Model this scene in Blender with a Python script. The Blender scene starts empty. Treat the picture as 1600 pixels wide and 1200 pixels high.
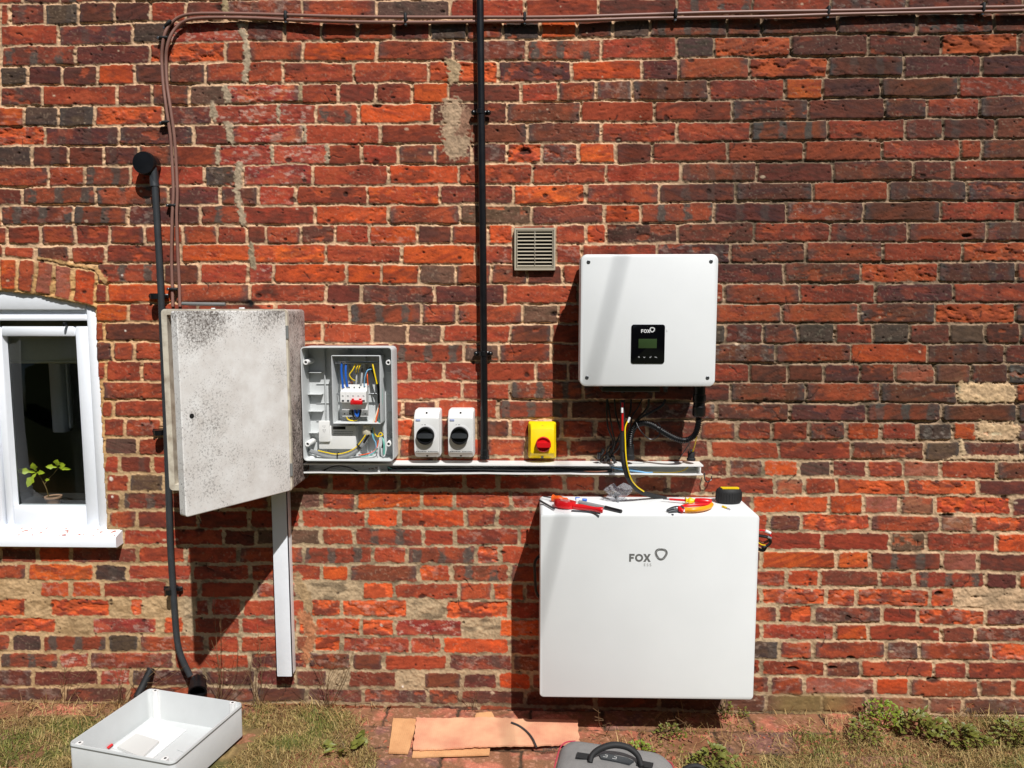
import bpy, math, random
import numpy as np
from mathutils import Vector, Matrix
random.seed(7)
SC = bpy.context.scene
COL = SC.collection
PI = math.pi

# ------------------------------------------------------------------ camera, sky, sun, exposure
F = 1150.0; TH = math.radians(5.81); PS = math.radians(1.5); D = 2.2; H = 1.2511
cam = bpy.data.cameras.new('camera'); cam.sensor_width = 36; cam.lens = F/1600*36
cam.clip_start = 0.02; cam.clip_end = 400
camo = bpy.data.objects.new('camera', cam); COL.objects.link(camo)
camo.location = (0, -D, H); camo.rotation_euler = (PI/2-TH, 0, PS)
SC.camera = camo
SUN = Vector((0.44, -1.0, 1.4)).normalized()
w = bpy.data.worlds.new("World"); SC.world = w; w.use_nodes = True
nt = w.node_tree
sky = nt.nodes.new('ShaderNodeTexSky'); sky.sky_type = 'NISHITA'; sky.sun_disc = False
sky.sun_elevation = math.asin(SUN.z); sky.sun_rotation = math.atan2(SUN.x, SUN.y)
nt.links.new(sky.outputs[0], nt.nodes['Background'].inputs[0]); nt.nodes['Background'].inputs[1].default_value = 0.05
sl = bpy.data.lights.new('sun', 'SUN'); sl.energy = 5.0; sl.angle = math.radians(0.55); sl.color = (1.0, 0.975, 0.94)
so = bpy.data.objects.new('sun', sl); COL.objects.link(so)
so.rotation_euler = SUN.to_track_quat('Z', 'Y').to_euler(); so.location = (2, -4, 6)
SC.view_settings.view_transform = 'Standard'; SC.view_settings.look = 'None'
SC.view_settings.exposure = -0.02; SC.view_settings.gamma = 1

# ------------------------------------------------------------------ geometry of the place: pixel rays met with real planes
_a = PI/2-TH
def ray(u, v):
    x = (u-800)/F; y = -(v-600)/F; z = -1.0
    y2 = y*math.cos(_a)-z*math.sin(_a); z2 = y*math.sin(_a)+z*math.cos(_a)
    return x*math.cos(PS)-y2*math.sin(PS), x*math.sin(PS)+y2*math.cos(PS), z2
def P(u, v, d=0.0):                    # point standing d metres in front of the wall
    r = ray(u, v); t = (D-d)/r[1]
    return Vector((r[0]*t, -d, r[2]*t+H))
def G(u, v, h=0.0):                    # point on the horizontal plane z = h
    r = ray(u, v); t = (h-H)/r[2]
    return Vector((r[0]*t, -D+r[1]*t, h))
def FR(u0, v0, u1, v1, d):             # upright rectangle d in front of the wall
    um, vm = (u0+u1)/2, (v0+v1)/2
    return P(u0, vm, d).x, P(u1, vm, d).x, P(um, v1, d).z, P(um, v0, d).z
MM = 0.00188

def lin(c):
    return tuple(((x/255)/12.92 if x/255 <= 0.04045 else ((x/255+0.055)/1.055)**2.4) for x in c)

# ------------------------------------------------------------------ materials
def mat(name, c, rough=0.5, metal=0.0, var=0.06, vscale=30, bump=0.0, bscale=300, spec=0.5, coat=0, c2=None, thr=None, **k):
    m = bpy.data.materials.new(name); m.use_nodes = True
    n = m.node_tree.nodes; l = m.node_tree.links; b = n['Principled BSDF']
    c = lin(c)
    tc = n.new('ShaderNodeTexCoord')
    no = n.new('ShaderNodeTexNoise'); no.inputs['Scale'].default_value = vscale; no.inputs['Detail'].default_value = 5
    l.new(tc.outputs['Object'], no.inputs['Vector'])
    mr = n.new('ShaderNodeValToRGB')
    if c2 is None:
        a_ = tuple(x*(1-var) for x in c); b_ = tuple(min(1, x*(1+var)) for x in c); lo, hi = 0.3, 0.7
    else:
        a_ = c; b_ = lin(c2); lo, hi = thr or (0.45, 0.6)
    mr.color_ramp.elements[0].position = lo; mr.color_ramp.elements[1].position = hi
    mr.color_ramp.elements[0].color = (*a_, 1); mr.color_ramp.elements[1].color = (*b_, 1)
    l.new(no.outputs['Fac'], mr.inputs['Fac']); l.new(mr.outputs['Color'], b.inputs['Base Color'])
    b.inputs['Roughness'].default_value = rough; b.inputs['Metallic'].default_value = metal
    b.inputs['Specular IOR Level'].default_value = spec
    b.inputs['Coat Weight'].default_value = coat
    rr = n.new('ShaderNodeMapRange'); rr.inputs['To Min'].default_value = max(0.02, rough-0.08); rr.inputs['To Max'].default_value = min(1, rough+0.08)
    l.new(no.outputs['Fac'], rr.inputs['Value']); l.new(rr.outputs[0], b.inputs['Roughness'])
    if bump:
        nb = n.new('ShaderNodeTexNoise'); nb.inputs['Scale'].default_value = bscale; nb.inputs['Detail'].default_value = 4
        l.new(tc.outputs['Object'], nb.inputs['Vector'])
        bp = n.new('ShaderNodeBump'); bp.inputs['Strength'].default_value = bump; bp.inputs['Distance'].default_value = 0.002
        l.new(nb.outputs['Fac'], bp.inputs['Height']); l.new(bp.outputs[0], b.inputs['Normal'])
    return m
def mat_attr(name, rough=0.9, fine=500, bump=0.4, dist=0.002, var=0.18, spec=0.3, trans=0.0):
    m = bpy.data.materials.new(name); m.use_nodes = True
    n = m.node_tree.nodes; l = m.node_tree.links; b = n['Principled BSDF']
    at = n.new('ShaderNodeAttribute'); at.attribute_name = 'Col'
    tc = n.new('ShaderNodeTexCoord')
    no = n.new('ShaderNodeTexNoise'); no.inputs['Scale'].default_value = fine; no.inputs['Detail'].default_value = 6; no.inputs['Roughness'].default_value = 0.7
    l.new(tc.outputs['Object'], no.inputs['Vector'])
    mr = n.new('ShaderNodeMapRange'); mr.inputs['From Min'].default_value = 0.3; mr.inputs['From Max'].default_value = 0.7
    mr.inputs['To Min'].default_value = 1-var; mr.inputs['To Max'].default_value = 1+var
    l.new(no.outputs['Fac'], mr.inputs['Value'])
    vm = n.new('ShaderNodeVectorMath'); vm.operation = 'SCALE'
    l.new(at.outputs['Color'], vm.inputs[0]); l.new(mr.outputs[0], vm.inputs['Scale'])
    l.new(vm.outputs[0], b.inputs['Base Color'])
    b.inputs['Roughness'].default_value = rough; b.inputs['Specular IOR Level'].default_value = spec
    if bump:
        bp = n.new('ShaderNodeBump'); bp.inputs['Strength'].default_value = bump; bp.inputs['Distance'].default_value = dist
        l.new(no.outputs['Fac'], bp.inputs['Height']); l.new(bp.outputs[0], b.inputs['Normal'])
    return m

M = {}
M['wall'] = mat_attr('brick and mortar')
M['ground'] = mat_attr('ground', fine=250, var=0.3)
M['blade'] = mat_attr('grass blades', rough=0.6, bump=0, var=0.1)
M['white_pl'] = mat('white plastic', (232,232,230), 0.38, var=0.015, bump=0.04, bscale=700)
M['white_case'] = mat('white powder coat', (228,230,230), 0.42, var=0.02, vscale=6, bump=0.10, bscale=1400)
M['grey_pl'] = mat('light grey plastic', (198,201,201), 0.45, var=0.02, bump=0.05, bscale=600)
M['mid_grey'] = mat('mid grey plastic', (120,122,120), 0.5, var=0.04)
M['dk_grey'] = mat('dark grey plastic', (52,55,58), 0.45, var=0.12, bump=0.05)
M['sink'] = mat('dark cast aluminium', (60,62,66), 0.5, metal=0.4, var=0.1)
M['black'] = mat('black plastic', (20,20,22), 0.32, var=0.2, bump=0.05)
M['black_mt'] = mat('matt black rubber', (26,26,27), 0.7, var=0.2, bump=0.1)
M['gloss_black'] = mat('glossy black', (9,9,12), 0.12, var=0.1)
M['brown'] = mat('brown cable', (138,100,88), 0.45, var=0.08)
M['paint'] = mat('white gloss paint', (236,240,246), 0.4, var=0.02, vscale=12, bump=0.25, bscale=60)
M['sill'] = mat('flaking white paint', (238,236,233), 0.6, c2=(168,92,80), thr=(0.60,0.64), vscale=60, bump=0.4, bscale=80)
M['yellow'] = mat('yellow plastic', (240,205,10), 0.35, var=0.04)
M['red'] = mat('red plastic', (205,22,28), 0.3, var=0.05)
M['orange'] = mat('orange plastic', (235,95,25), 0.35, var=0.05)
M['blue'] = mat('blue plastic', (30,95,190), 0.35, var=0.08)
M['lblue'] = mat('light blue wire', (120,175,215), 0.4, var=0.05)
M['teal'] = mat('teal wire', (95,165,150), 0.4, var=0.05)
M['brownwire'] = mat('brown wire', (110,62,38), 0.4, var=0.05)
M['greywire'] = mat('grey cable', (140,142,142), 0.5, var=0.05)
M['pale_grey_cable'] = mat('grey pvc', (136,138,138), 0.5, var=0.05)
M['steel'] = mat('steel', (170,172,175), 0.3, metal=0.9, var=0.1)
M['dsteel'] = mat('dark steel', (95,97,100), 0.35, metal=0.8, var=0.1)
M['zinc'] = mat('zinc screw', (110,112,114), 0.35, metal=0.7, var=0.2)
M['lcd'] = mat('liquid crystal screen', (52,70,40), 0.2, var=0.06)
M['grey_print'] = mat('grey print', (104,104,102), 0.5, var=0.02)
M['lgrey_print'] = mat('pale grey print', (178,178,176), 0.5, var=0.02)
M['white_print'] = mat('white print', (225,225,225), 0.5, var=0.01)
M['blue_print'] = mat('blue print', (95,120,185), 0.5, var=0.02)
M['dark_print'] = mat('dark print', (70,72,74), 0.5, var=0.02)
M['vent'] = mat('stone coloured plastic', (176,166,146), 0.5, var=0.04, bump=0.05)
M['cream'] = mat('aged cream plastic', (214,206,184), 0.55, var=0.05, c2=(150,130,104), thr=(0.55,0.8), vscale=22)
M['tancard'] = mat('corrugated cardboard', (224,172,122), 0.85, var=0.05, vscale=9, bump=0.1, bscale=400)
M['redcard'] = mat('pink mottled cardboard', (234,182,142), 0.85, c2=(222,150,118), thr=(0.38,0.66), vscale=7, bump=0.15, bscale=300)
M['bagcloth'] = mat('grey woven cloth', (128,126,124), 0.85, var=0.07, vscale=60, bump=0.35, bscale=900)
M['dryweed'] = mat('dry stalk', (120,92,62), 0.8, var=0.2)
M['leafy'] = mat('bright seedling leaf', (168,184,44), 0.5, var=.15, vscale=90)
M['leafw'] = mat('yellow green leaf', (116,134,36), 0.5, var=0.25, vscale=90)
M['leafd'] = mat('deep green leaf', (106,108,44), 0.5, var=0.3, vscale=60)
M['stemg'] = mat('green stem', (110,90,50), 0.6, var=0.2)
M['terra'] = mat('pale terracotta', (190,150,125), 0.8, var=0.1, vscale=60, bump=0.2)
M['soil'] = mat('dry soil', (70,52,38), 0.95, var=0.3, vscale=120, bump=0.8, bscale=200)
M['room'] = mat('darkened room interior', (26,25,25), 0.7, var=0.2, vscale=3)  # near-black base: the darkness of the room is put into its colour
M['room_bars'] = mat('near white bars', (225,230,240), 0.5, var=0.1, vscale=5)  # near white so the added bars show through the glass
M['blind'] = mat('fawn roller blind', (165,158,128), 0.9, var=0.05, vscale=200)
M['paper'] = mat('white card', (226,227,227), 0.5, var=0.01)
M['darkgap'] = mat('dark recess', (12,11,11), 0.9, var=0.1)
M['grp_rim'] = mat('yellowed grp rim', (206,198,180), 0.7, c2=(150,136,118), thr=(.45,.75), vscale=30, bump=.2)
M['litter'] = mat('dead leaf litter', (150,112,68), 0.8, c2=(96,66,42), thr=(.4,.6), vscale=40)
M['piping'] = mat('raspberry piping', (176,48,72), 0.6, var=.1)
M['card2'] = mat('off white card', (203,203,200), 0.5, var=0.01)
M['mango'] = mat('amber grip', (240,160,24), 0.35, var=0.05)
M['brickcrumb'] = mat('broken brick', (168,92,66), 0.9, c2=(110,86,66), thr=(.4,.6), vscale=60, bump=0.4)

def card_mat(name, c, c2, sc):
    m = mat(name, c, 0.85, c2=c2, thr=(.35, .7), vscale=sc); n = m.node_tree.nodes; l = m.node_tree.links
    tc = n.new('ShaderNodeTexCoord'); wv = n.new('ShaderNodeTexWave'); wv.inputs['Scale'].default_value = 55; wv.inputs['Distortion'].default_value = 2.5
    no = n.new('ShaderNodeTexNoise'); no.inputs['Scale'].default_value = 45; no.inputs['Detail'].default_value = 6
    l.new(tc.outputs['Object'], wv.inputs['Vector']); l.new(tc.outputs['Object'], no.inputs['Vector'])
    a = n.new('ShaderNodeMath'); a.operation = 'MULTIPLY_ADD'; a.inputs[1].default_value = 2.2; l.new(no.outputs['Fac'], a.inputs[0]); l.new(wv.outputs['Fac'], a.inputs[2])
    b = n.new('ShaderNodeBump'); b.inputs['Strength'].default_value = .22; b.inputs['Distance'].default_value = .0010; l.new(a.outputs[0], b.inputs['Height']); l.new(b.outputs[0], n['Principled BSDF'].inputs['Normal'])
    return m
M['tancard'] = card_mat('corrugated cardboard', (216,164,114), (196,142,96), 22)
M['redcard'] = card_mat('brick pink mottled cardboard', (226,176,138), (208,138,110), 12)  # mottles the big sheet between two pinkish tones
def glass_mat(name, tint, refl=1.0, rough=0.02, milky=0.0):
    m = bpy.data.materials.new(name); m.use_nodes = True
    n = m.node_tree.nodes; l = m.node_tree.links; n.clear()
    o = n.new('ShaderNodeOutputMaterial'); t = n.new('ShaderNodeBsdfTransparent'); t.inputs[0].default_value = (*tint, 1)
    g = n.new('ShaderNodeBsdfGlossy'); g.inputs['Roughness'].default_value = rough
    lw = n.new('ShaderNodeLayerWeight'); lw.inputs[0].default_value = .5; pw = n.new('ShaderNodeMath'); pw.operation = 'POWER'; pw.inputs[1].default_value = 4.0; l.new(lw.outputs['Facing'], pw.inputs[0])
    fr = n.new('ShaderNodeMath'); fr.operation = 'MULTIPLY_ADD'; fr.inputs[1].default_value = .9; fr.inputs[2].default_value = .035; l.new(pw.outputs[0], fr.inputs[0])
    mx = n.new('ShaderNodeMixShader'); l.new(fr.outputs[0], mx.inputs[0]); l.new(t.outputs[0], mx.inputs[1]); l.new(g.outputs[0], mx.inputs[2])
    if milky:
        df = n.new('ShaderNodeBsdfPrincipled'); df.inputs['Base Color'].default_value = (.8,.8,.84,1); df.inputs['Roughness'].default_value = 0.25
        m2 = n.new('ShaderNodeMixShader'); no = n.new('ShaderNodeTexNoise'); no.inputs['Scale'].default_value = 90
        mr = n.new('ShaderNodeMapRange'); mr.inputs['From Min'].default_value = 0.4; mr.inputs['From Max'].default_value = 0.7
        mr.inputs['To Min'].default_value = milky*0.5; mr.inputs['To Max'].default_value = min(1, milky*2)
        l.new(no.outputs['Fac'], mr.inputs['Value']); l.new(mr.outputs[0], m2.inputs[0])
        l.new(mx.outputs[0], m2.inputs[1]); l.new(df.outputs[0], m2.inputs[2]); l.new(m2.outputs[0], o.inputs[0])
    else:
        l.new(mx.outputs[0], o.inputs[0])
    return m
M['glass'] = glass_mat('window glass', (.93,.95,.94))
M['bag'] = glass_mat('clear polythene', (.93,.93,.95), milky=0.16, rough=0.1)

def weathered(name, base, d1, d2, thr, big, soft=.1, grad=False):
    """white grp with black specks of lichen, gathered by a larger pattern of dirt"""
    m = bpy.data.materials.new(name); m.use_nodes = True
    n = m.node_tree.nodes; l = m.node_tree.links; b = n['Principled BSDF']
    tc = n.new('ShaderNodeTexCoord')
    def noise(sc, det=6, ro=0.6):
        x = n.new('ShaderNodeTexNoise'); x.inputs['Scale'].default_value = sc; x.inputs['Detail'].default_value = det; x.inputs['Roughness'].default_value = ro
        l.new(tc.outputs['Object'], x.inputs['Vector']); return x
    f1 = noise(190, 3, 0.8); f2 = noise(big, 4); f3 = noise(14, 6, 0.7); f4 = noise(600, 2)
    ad = n.new('ShaderNodeMath'); ad.operation = 'MULTIPLY_ADD'; ad.inputs[1].default_value = 0.7
    l.new(f2.outputs['Fac'], ad.inputs[0]); l.new(f1.outputs['Fac'], ad.inputs[2])
    if grad:
        sx = n.new('ShaderNodeSeparateXYZ'); l.new(tc.outputs['Object'], sx.inputs[0])
        za = n.new('ShaderNodeMapRange'); za.inputs['From Min'].default_value = .40; za.inputs['From Max'].default_value = .53; za.inputs['To Max'].default_value = .21; l.new(sx.outputs['Z'], za.inputs['Value'])
        xa_ = n.new('ShaderNodeMapRange'); xa_.inputs['From Min'].default_value = .10; xa_.inputs['From Max'].default_value = .01; xa_.inputs['To Max'].default_value = .055; l.new(sx.outputs['X'], xa_.inputs['Value'])
        s1 = n.new('ShaderNodeMath'); s1.operation = 'ADD'; l.new(za.outputs[0], s1.inputs[0]); l.new(xa_.outputs[0], s1.inputs[1])
        s2 = n.new('ShaderNodeMath'); s2.operation = 'ADD'; l.new(s1.outputs[0], s2.inputs[0]); l.new(ad.outputs[0], s2.inputs[1]); ad = s2
    r = n.new('ShaderNodeMapRange'); r.inputs['From Min'].default_value = thr; r.inputs['From Max'].default_value = thr+soft
    l.new(ad.outputs[0], r.inputs['Value'])
    rp = n.new('ShaderNodeValToRGB'); rp.color_ramp.elements[0].position = 0.35; rp.color_ramp.elements[1].position = 0.7
    rp.color_ramp.elements[0].color = (*lin(base), 1); rp.color_ramp.elements[1].color = (*lin(d1), 1)
    l.new(f3.outputs['Fac'], rp.inputs['Fac'])
    mx = n.new('ShaderNodeMix'); mx.data_type = 'RGBA'; l.new(r.outputs[0], mx.inputs['Factor'])
    l.new(rp.outputs[0], mx.inputs['A']); mx.inputs['B'].default_value = (*lin(d2), 1)
    l.new(mx.outputs['Result'], b.inputs['Base Color']); b.inputs['Roughness'].default_value = 0.8
    bp = n.new('ShaderNodeBump'); bp.inputs['Strength'].default_value = 0.3; bp.inputs['Distance'].default_value = 0.001
    l.new(f4.outputs['Fac'], bp.inputs['Height']); l.new(bp.outputs[0], b.inputs['Normal'])
    return m
M['grp_door'] = weathered('weathered white door', (238,237,234), (214,209,203), (98,90,84), 0.94, 6.5, .25, True)
M['grp_side'] = weathered('lichen stained grp', (196,184,176), (150,132,124), (58,46,40), 0.79, 9, .18)

# ------------------------------------------------------------------ mesh helpers
def wloc(o):
    v = Vector((0,0,0))
    while o is not None:
        v = v+o.location; o = o.parent
    return v
class MB:
    def __init__(s): s.v = []; s.f = []; s.m = []
    def add(s, vs, fs, mi=0):
        b = len(s.v); s.v += [tuple(x) for x in vs]; s.f += [tuple(i+b for i in f) for f in fs]; s.m += [mi]*len(fs); return s
    def loft(s, rings, cap0=True, cap1=True, closed=True, mi=0):
        n = len(rings[0]); vs = [p for r in rings for p in r]; fs = []
        for i in range(len(rings)-1):
            for j in range(n if closed else n-1):
                k = (j+1) % n
                fs.append((i*n+j, i*n+k, (i+1)*n+k, (i+1)*n+j))
        if cap0: fs.append(tuple(range(n-1, -1, -1)))
        if cap1: fs.append(tuple((len(rings)-1)*n+j for j in range(n)))
        return s.add(vs, fs, mi)
    def box(s, x0, x1, y0, y1, z0, z1, b=0.0, mi=0):
        if b <= 0: b = 0.0004
        b = min(b, (x1-x0)*.45, (y1-y0)*.45, (z1-z0)*.45)
        def rg(i, z): return [(x0+i+b, y0+i, z), (x1-i-b, y0+i, z), (x1-i, y0+i+b, z), (x1-i, y1-i-b, z), (x1-i-b, y1-i, z), (x0+i+b, y1-i, z), (x0+i, y1-i-b, z), (x0+i, y0+i+b, z)]
        b2 = b*.999
        return s.loft([rg(b2*.5, z0), rg(0, z0+b), rg(0, z1-b), rg(b2*.5, z1)], mi=mi)
    def tube(s, pts, r, n=10, cap=True, mi=0, smooth=True, sub=6):
        pts = [Vector(p) for p in pts]
        if smooth and len(pts) > 2: pts = catmull(pts, sub)
        rr = r if callable(r) else (lambda t: r)
        rings = []; up = None
        for i, p in enumerate(pts):
            t = (pts[min(i+1, len(pts)-1)]-pts[max(i-1, 0)]).normalized()
            if up is None:
                up = Vector((0, 0, 1)) if abs(t.z) < .9 else Vector((1, 0, 0))
            a = t.cross(up).normalized(); up = a.cross(t).normalized()
            q = rr(i/(len(pts)-1))
            rings.append([p+(a*math.cos(2*PI*k/n)+up*math.sin(2*PI*k/n))*q for k in range(n)])
        return s.loft(rings, cap, cap, mi=mi)
    def lathe(s, prof, o, axis, n=24, mi=0):
        o = Vector(o); ax = Vector(axis).normalized(); a = ax.orthogonal().normalized(); b = ax.cross(a)
        return s.loft([[o+ax*h+(a*math.cos(2*PI*k/n)+b*math.sin(2*PI*k/n))*max(r, 1e-5) for k in range(n)] for r, h in prof], mi=mi)
    def rr(s, x0, x1, z0, z1, yb, yf, r=0.01, b=0.003, n=5, mi=0):
        """rounded rectangle box, face towards -y at yf"""
        def ring(i, y):
            return [(px, y, pz) for px, pz in rrect(x0+i, x1-i, z0+i, z1-i, max(r-i, .0003), n)]
        return s.loft([ring(0, yb), ring(0, yf+b), ring(b*.3, yf+b*.3), ring(b, yf)], mi=mi)
    def tray(s, x0, x1, z0, z1, yb, yf, r, t, floor=None, n=5, mi=0):
        """open box: walls t thick, opening towards -y"""
        def ring(i, y): return [(px, y, pz) for px, pz in rrect(x0+i, x1-i, z0+i, z1-i, max(r-i, .0005), n)]
        fl = yb-t if floor is None else floor
        return s.loft([ring(0, yb), ring(0, yf+.001), ring(.0008, yf), ring(t-.0006, yf), ring(t, yf+.001), ring(t, fl)], mi=mi)
    def prism(s, poly, o, ux, uy, un, h, mi=0):
        o, ux, uy, un = Vector(o), Vector(ux), Vector(uy), Vector(un)
        return s.loft([[o+ux*a+uy*b for a, b in poly], [o+ux*a+uy*b+un*h for a, b in poly]], mi=mi)
    def ribbon(s, pts, wd, o, ux, uy, un, h, closed=False, mi=0):
        """flat raised stroke"""
        o, ux, uy, un = Vector(o), Vector(ux), Vector(uy), Vector(un); n = len(pts); rings = []
        for i, (a, b) in enumerate(pts):
            p0 = pts[(i-1) % n] if closed or i > 0 else pts[i]; p1 = pts[(i+1) % n] if closed or i < n-1 else pts[i]
            tx, ty = p1[0]-p0[0], p1[1]-p0[1]; L = math.hypot(tx, ty) or 1; nx, ny = -ty/L, tx/L
            ww = (wd(i/n) if callable(wd) else wd)/2
            q0 = o+ux*(a+nx*ww)+uy*(b+ny*ww); q1 = o+ux*(a-nx*ww)+uy*(b-ny*ww)
            rings.append([q0, q0+un*h, q1+un*h, q1])
        if closed: rings.append(rings[0])
        return s.loft(rings, not closed, not closed, mi=mi)
    def xf(s, m):
        s.v = [tuple(m @ Vector(p)) for p in s.v]; return s
    def build(s, name, mt, parent=None, ang=40):
        me = bpy.data.meshes.new(name); off = wloc(parent) if parent else Vector((0, 0, 0))
        me.from_pydata([(x-off.x, y-off.y, z-off.z) for x, y, z in s.v], [], s.f)
        for q in (mt if isinstance(mt, (list, tuple)) else [mt]): me.materials.append(q)
        if max(s.m): me.polygons.foreach_set('material_index', s.m)
        me.polygons.foreach_set('use_smooth', [True]*len(me.polygons)); me.update()
        import bmesh
        bm = bmesh.new(); bm.from_mesh(me); bmesh.ops.recalc_face_normals(bm, faces=bm.faces); bm.to_mesh(me); bm.free()
        me.set_sharp_from_angle(angle=math.radians(ang))
        o = bpy.data.objects.new(name, me); COL.objects.link(o)
        if parent: o.parent = parent
        return o
def rrect(x0, x1, z0, z1, r, n=5):
    r = min(r, (x1-x0)/2*.99, (z1-z0)/2*.99); out = []
    for cx, cz, a0 in ((x1-r, z0+r, -90), (x1-r, z1-r, 0), (x0+r, z1-r, 90), (x0+r, z0+r, 180)):
        for k in range(n+1):
            a = math.radians(a0+90*k/n); out.append((cx+r*math.cos(a), cz+r*math.sin(a)))
    return out
def catmull(p, sub):
    q = [p[0]*2-p[1]]+p+[p[-1]*2-p[-2]]; out = []
    for i in range(1, len(q)-2):
        for k in range(sub):
            t = k/sub; a, b, c, d = q[i-1], q[i], q[i+1], q[i+2]
            out.append(.5*((2*b)+(c-a)*t+(2*a-5*b+4*c-d)*t*t+(3*b-a-3*c+d)*t**3))
    return out+[q[-2]]
def tag(o, label=None, cat=None, group=None, kind=None):
    if label: o['label'] = label
    if cat: o['category'] = cat
    if group: o['group'] = group
    if kind: o['kind'] = kind
    return o
def thing(name, loc, label, cat, group=None):
    o = bpy.data.objects.new(name, None); o.empty_display_size = .05; COL.objects.link(o); o.location = loc
    return tag(o, label, cat, group)
def copy_tree(o, parent=None):
    c = o.copy(); COL.objects.link(c); c.parent = parent
    for ch in [x for x in COL.objects if x.parent == o]: copy_tree(ch, c)
    return c
def ell(cx, cy, rx, ry, n=24, a0=0, a1=2*PI, closed=True):
    k = n if closed else n-1
    return [(cx+rx*math.cos(a0+(a1-a0)*i/k), cy+ry*math.sin(a0+(a1-a0)*i/k)) for i in range(n)]
UX, UZ, UN = (1, 0, 0), (0, 0, 1), (0, -1, 0)

# ------------------------------------------------------------------ numpy noise
_rng = np.random.RandomState(11); _tab = _rng.rand(512, 512)
def vn(x, y, seed=0):
    x = x+seed*17.31; y = y+seed*9.77
    xi = np.floor(x).astype(np.int64); yi = np.floor(y).astype(np.int64); fx = x-xi; fy = y-yi
    fx = fx*fx*(3-2*fx); fy = fy*fy*(3-2*fy); x0 = xi & 511; x1 = (xi+1) & 511; y0 = yi & 511; y1 = (yi+1) & 511
    return (_tab[x0, y0]*(1-fx)+_tab[x1, y0]*fx)*(1-fy)+(_tab[x0, y1]*(1-fx)+_tab[x1, y1]*fx)*fy
def fbm(x, y, o=4, seed=0, g=.5):
    s = 0; a = 1; t = 0
    for i in range(o):
        s = s+a*vn(x*2**i, y*2**i, seed+i*3); t += a; a *= g
    return s/t
def sstep(a, b, x):
    t = np.clip((x-a)/(b-a), 0, 1); return t*t*(3-2*t)
def grid_mesh(name, X, Y, Z, C, keep, mt, parent=None):
    ny, nx = X.shape; idx = np.arange(nx*ny).reshape(ny, nx)
    q = np.stack([idx[:-1, :-1], idx[1:, :-1], idx[1:, 1:], idx[:-1, 1:]], -1)[keep].reshape(-1, 4)
    me = bpy.data.meshes.new(name)
    me.vertices.add(nx*ny); co = np.stack([X, Y, Z], -1).astype(np.float32)
    if parent: co = co-np.array(wloc(parent), np.float32)
    me.vertices.foreach_set('co', co.ravel())
    me.loops.add(q.size); me.loops.foreach_set('vertex_index', q.ravel().astype(np.int32))
    me.polygons.add(len(q)); me.polygons.foreach_set('loop_start', np.arange(0, q.size, 4, dtype=np.int32))
    me.polygons.foreach_set('use_smooth', np.ones(len(q), bool))
    me.update(calc_edges=True)
    ca = me.color_attributes.new('Col', 'FLOAT_COLOR', 'POINT')
    cc = np.ones((nx*ny, 4), np.float32); cc[:, :3] = np.clip(C.reshape(-1, 3), 0.002, .95); ca.data.foreach_set('color', cc.ravel())
    me.materials.append(mt); o = bpy.data.objects.new(name, me); COL.objects.link(o)
    if parent: o.parent = parent
    return o

# ------------------------------------------------------------------ THE BRICK WALL
XK = np.array([0, 400, 800, 1200, 1600.])
BEDS = [[6,0,-2,-7,-12],[40,32,30,22,18],[72,63.5,62,54,51],[103,96,95.5,88,84],[134,130,128,122,117.5],[166,162,159.5,155,149.5],
[198,194,192,188,182.5],[228,225.5,224,220,216],[260,257.5,256,252.5,248],[292,290,288.5,284.5,280],[321,320,320,315,312.5],
[352,351,351,346.5,346],[381,381,381.5,378,377.5],[411,411,413,410,409],[442,442.5,444,441.5,441.5],[473,474,475,474,473],
[503,505,506.5,505,505],[533,536,535.5,536.5,536.5],[563,566,565.5,567.5,568],[594,596,595.5,597,600],[624,624,624,628.5,631],
[651,653,654,658,661],[682,683,684,687.5,690],[710,712,714,717.5,720],[739,740,741,744.5,750],[769,767,766,773,776],
[797,796,795,802,806],[826,825,824,829.5,832.5],[853,853,852,859.5,864],[880,881,881,889,895],[907,908,910.5,917.5,920],
[934,935,937.5,945.5,951],[962.5,963,967.5,973,978],[990.5,992,996,1000,1004],[1018,1019,1022.5,1030,1034],[1045,1046,1050,1055.5,1062.5],
[1072.5,1072,1077.5,1084,1090],[1097,1097,1102,1112.5,1117.5],[1122,1122,1127,1136,1142]]
BEDS = [[b-32*k for b in BEDS[0]] for k in range(19, 0, -1)]+BEDS+[[b+25 for b in BEDS[-1]]]
K0 = 19
def bed(k, x):
    b = np.array(BEDS[k]); x = np.asarray(x, float)
    y = np.interp(x, XK, b)
    y = np.where(x < 0, b[0]+(b[1]-b[0])/400*x, y); return np.where(x > 1600, b[4]+(b[4]-b[3])/400*(x-1600), y)
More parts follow.
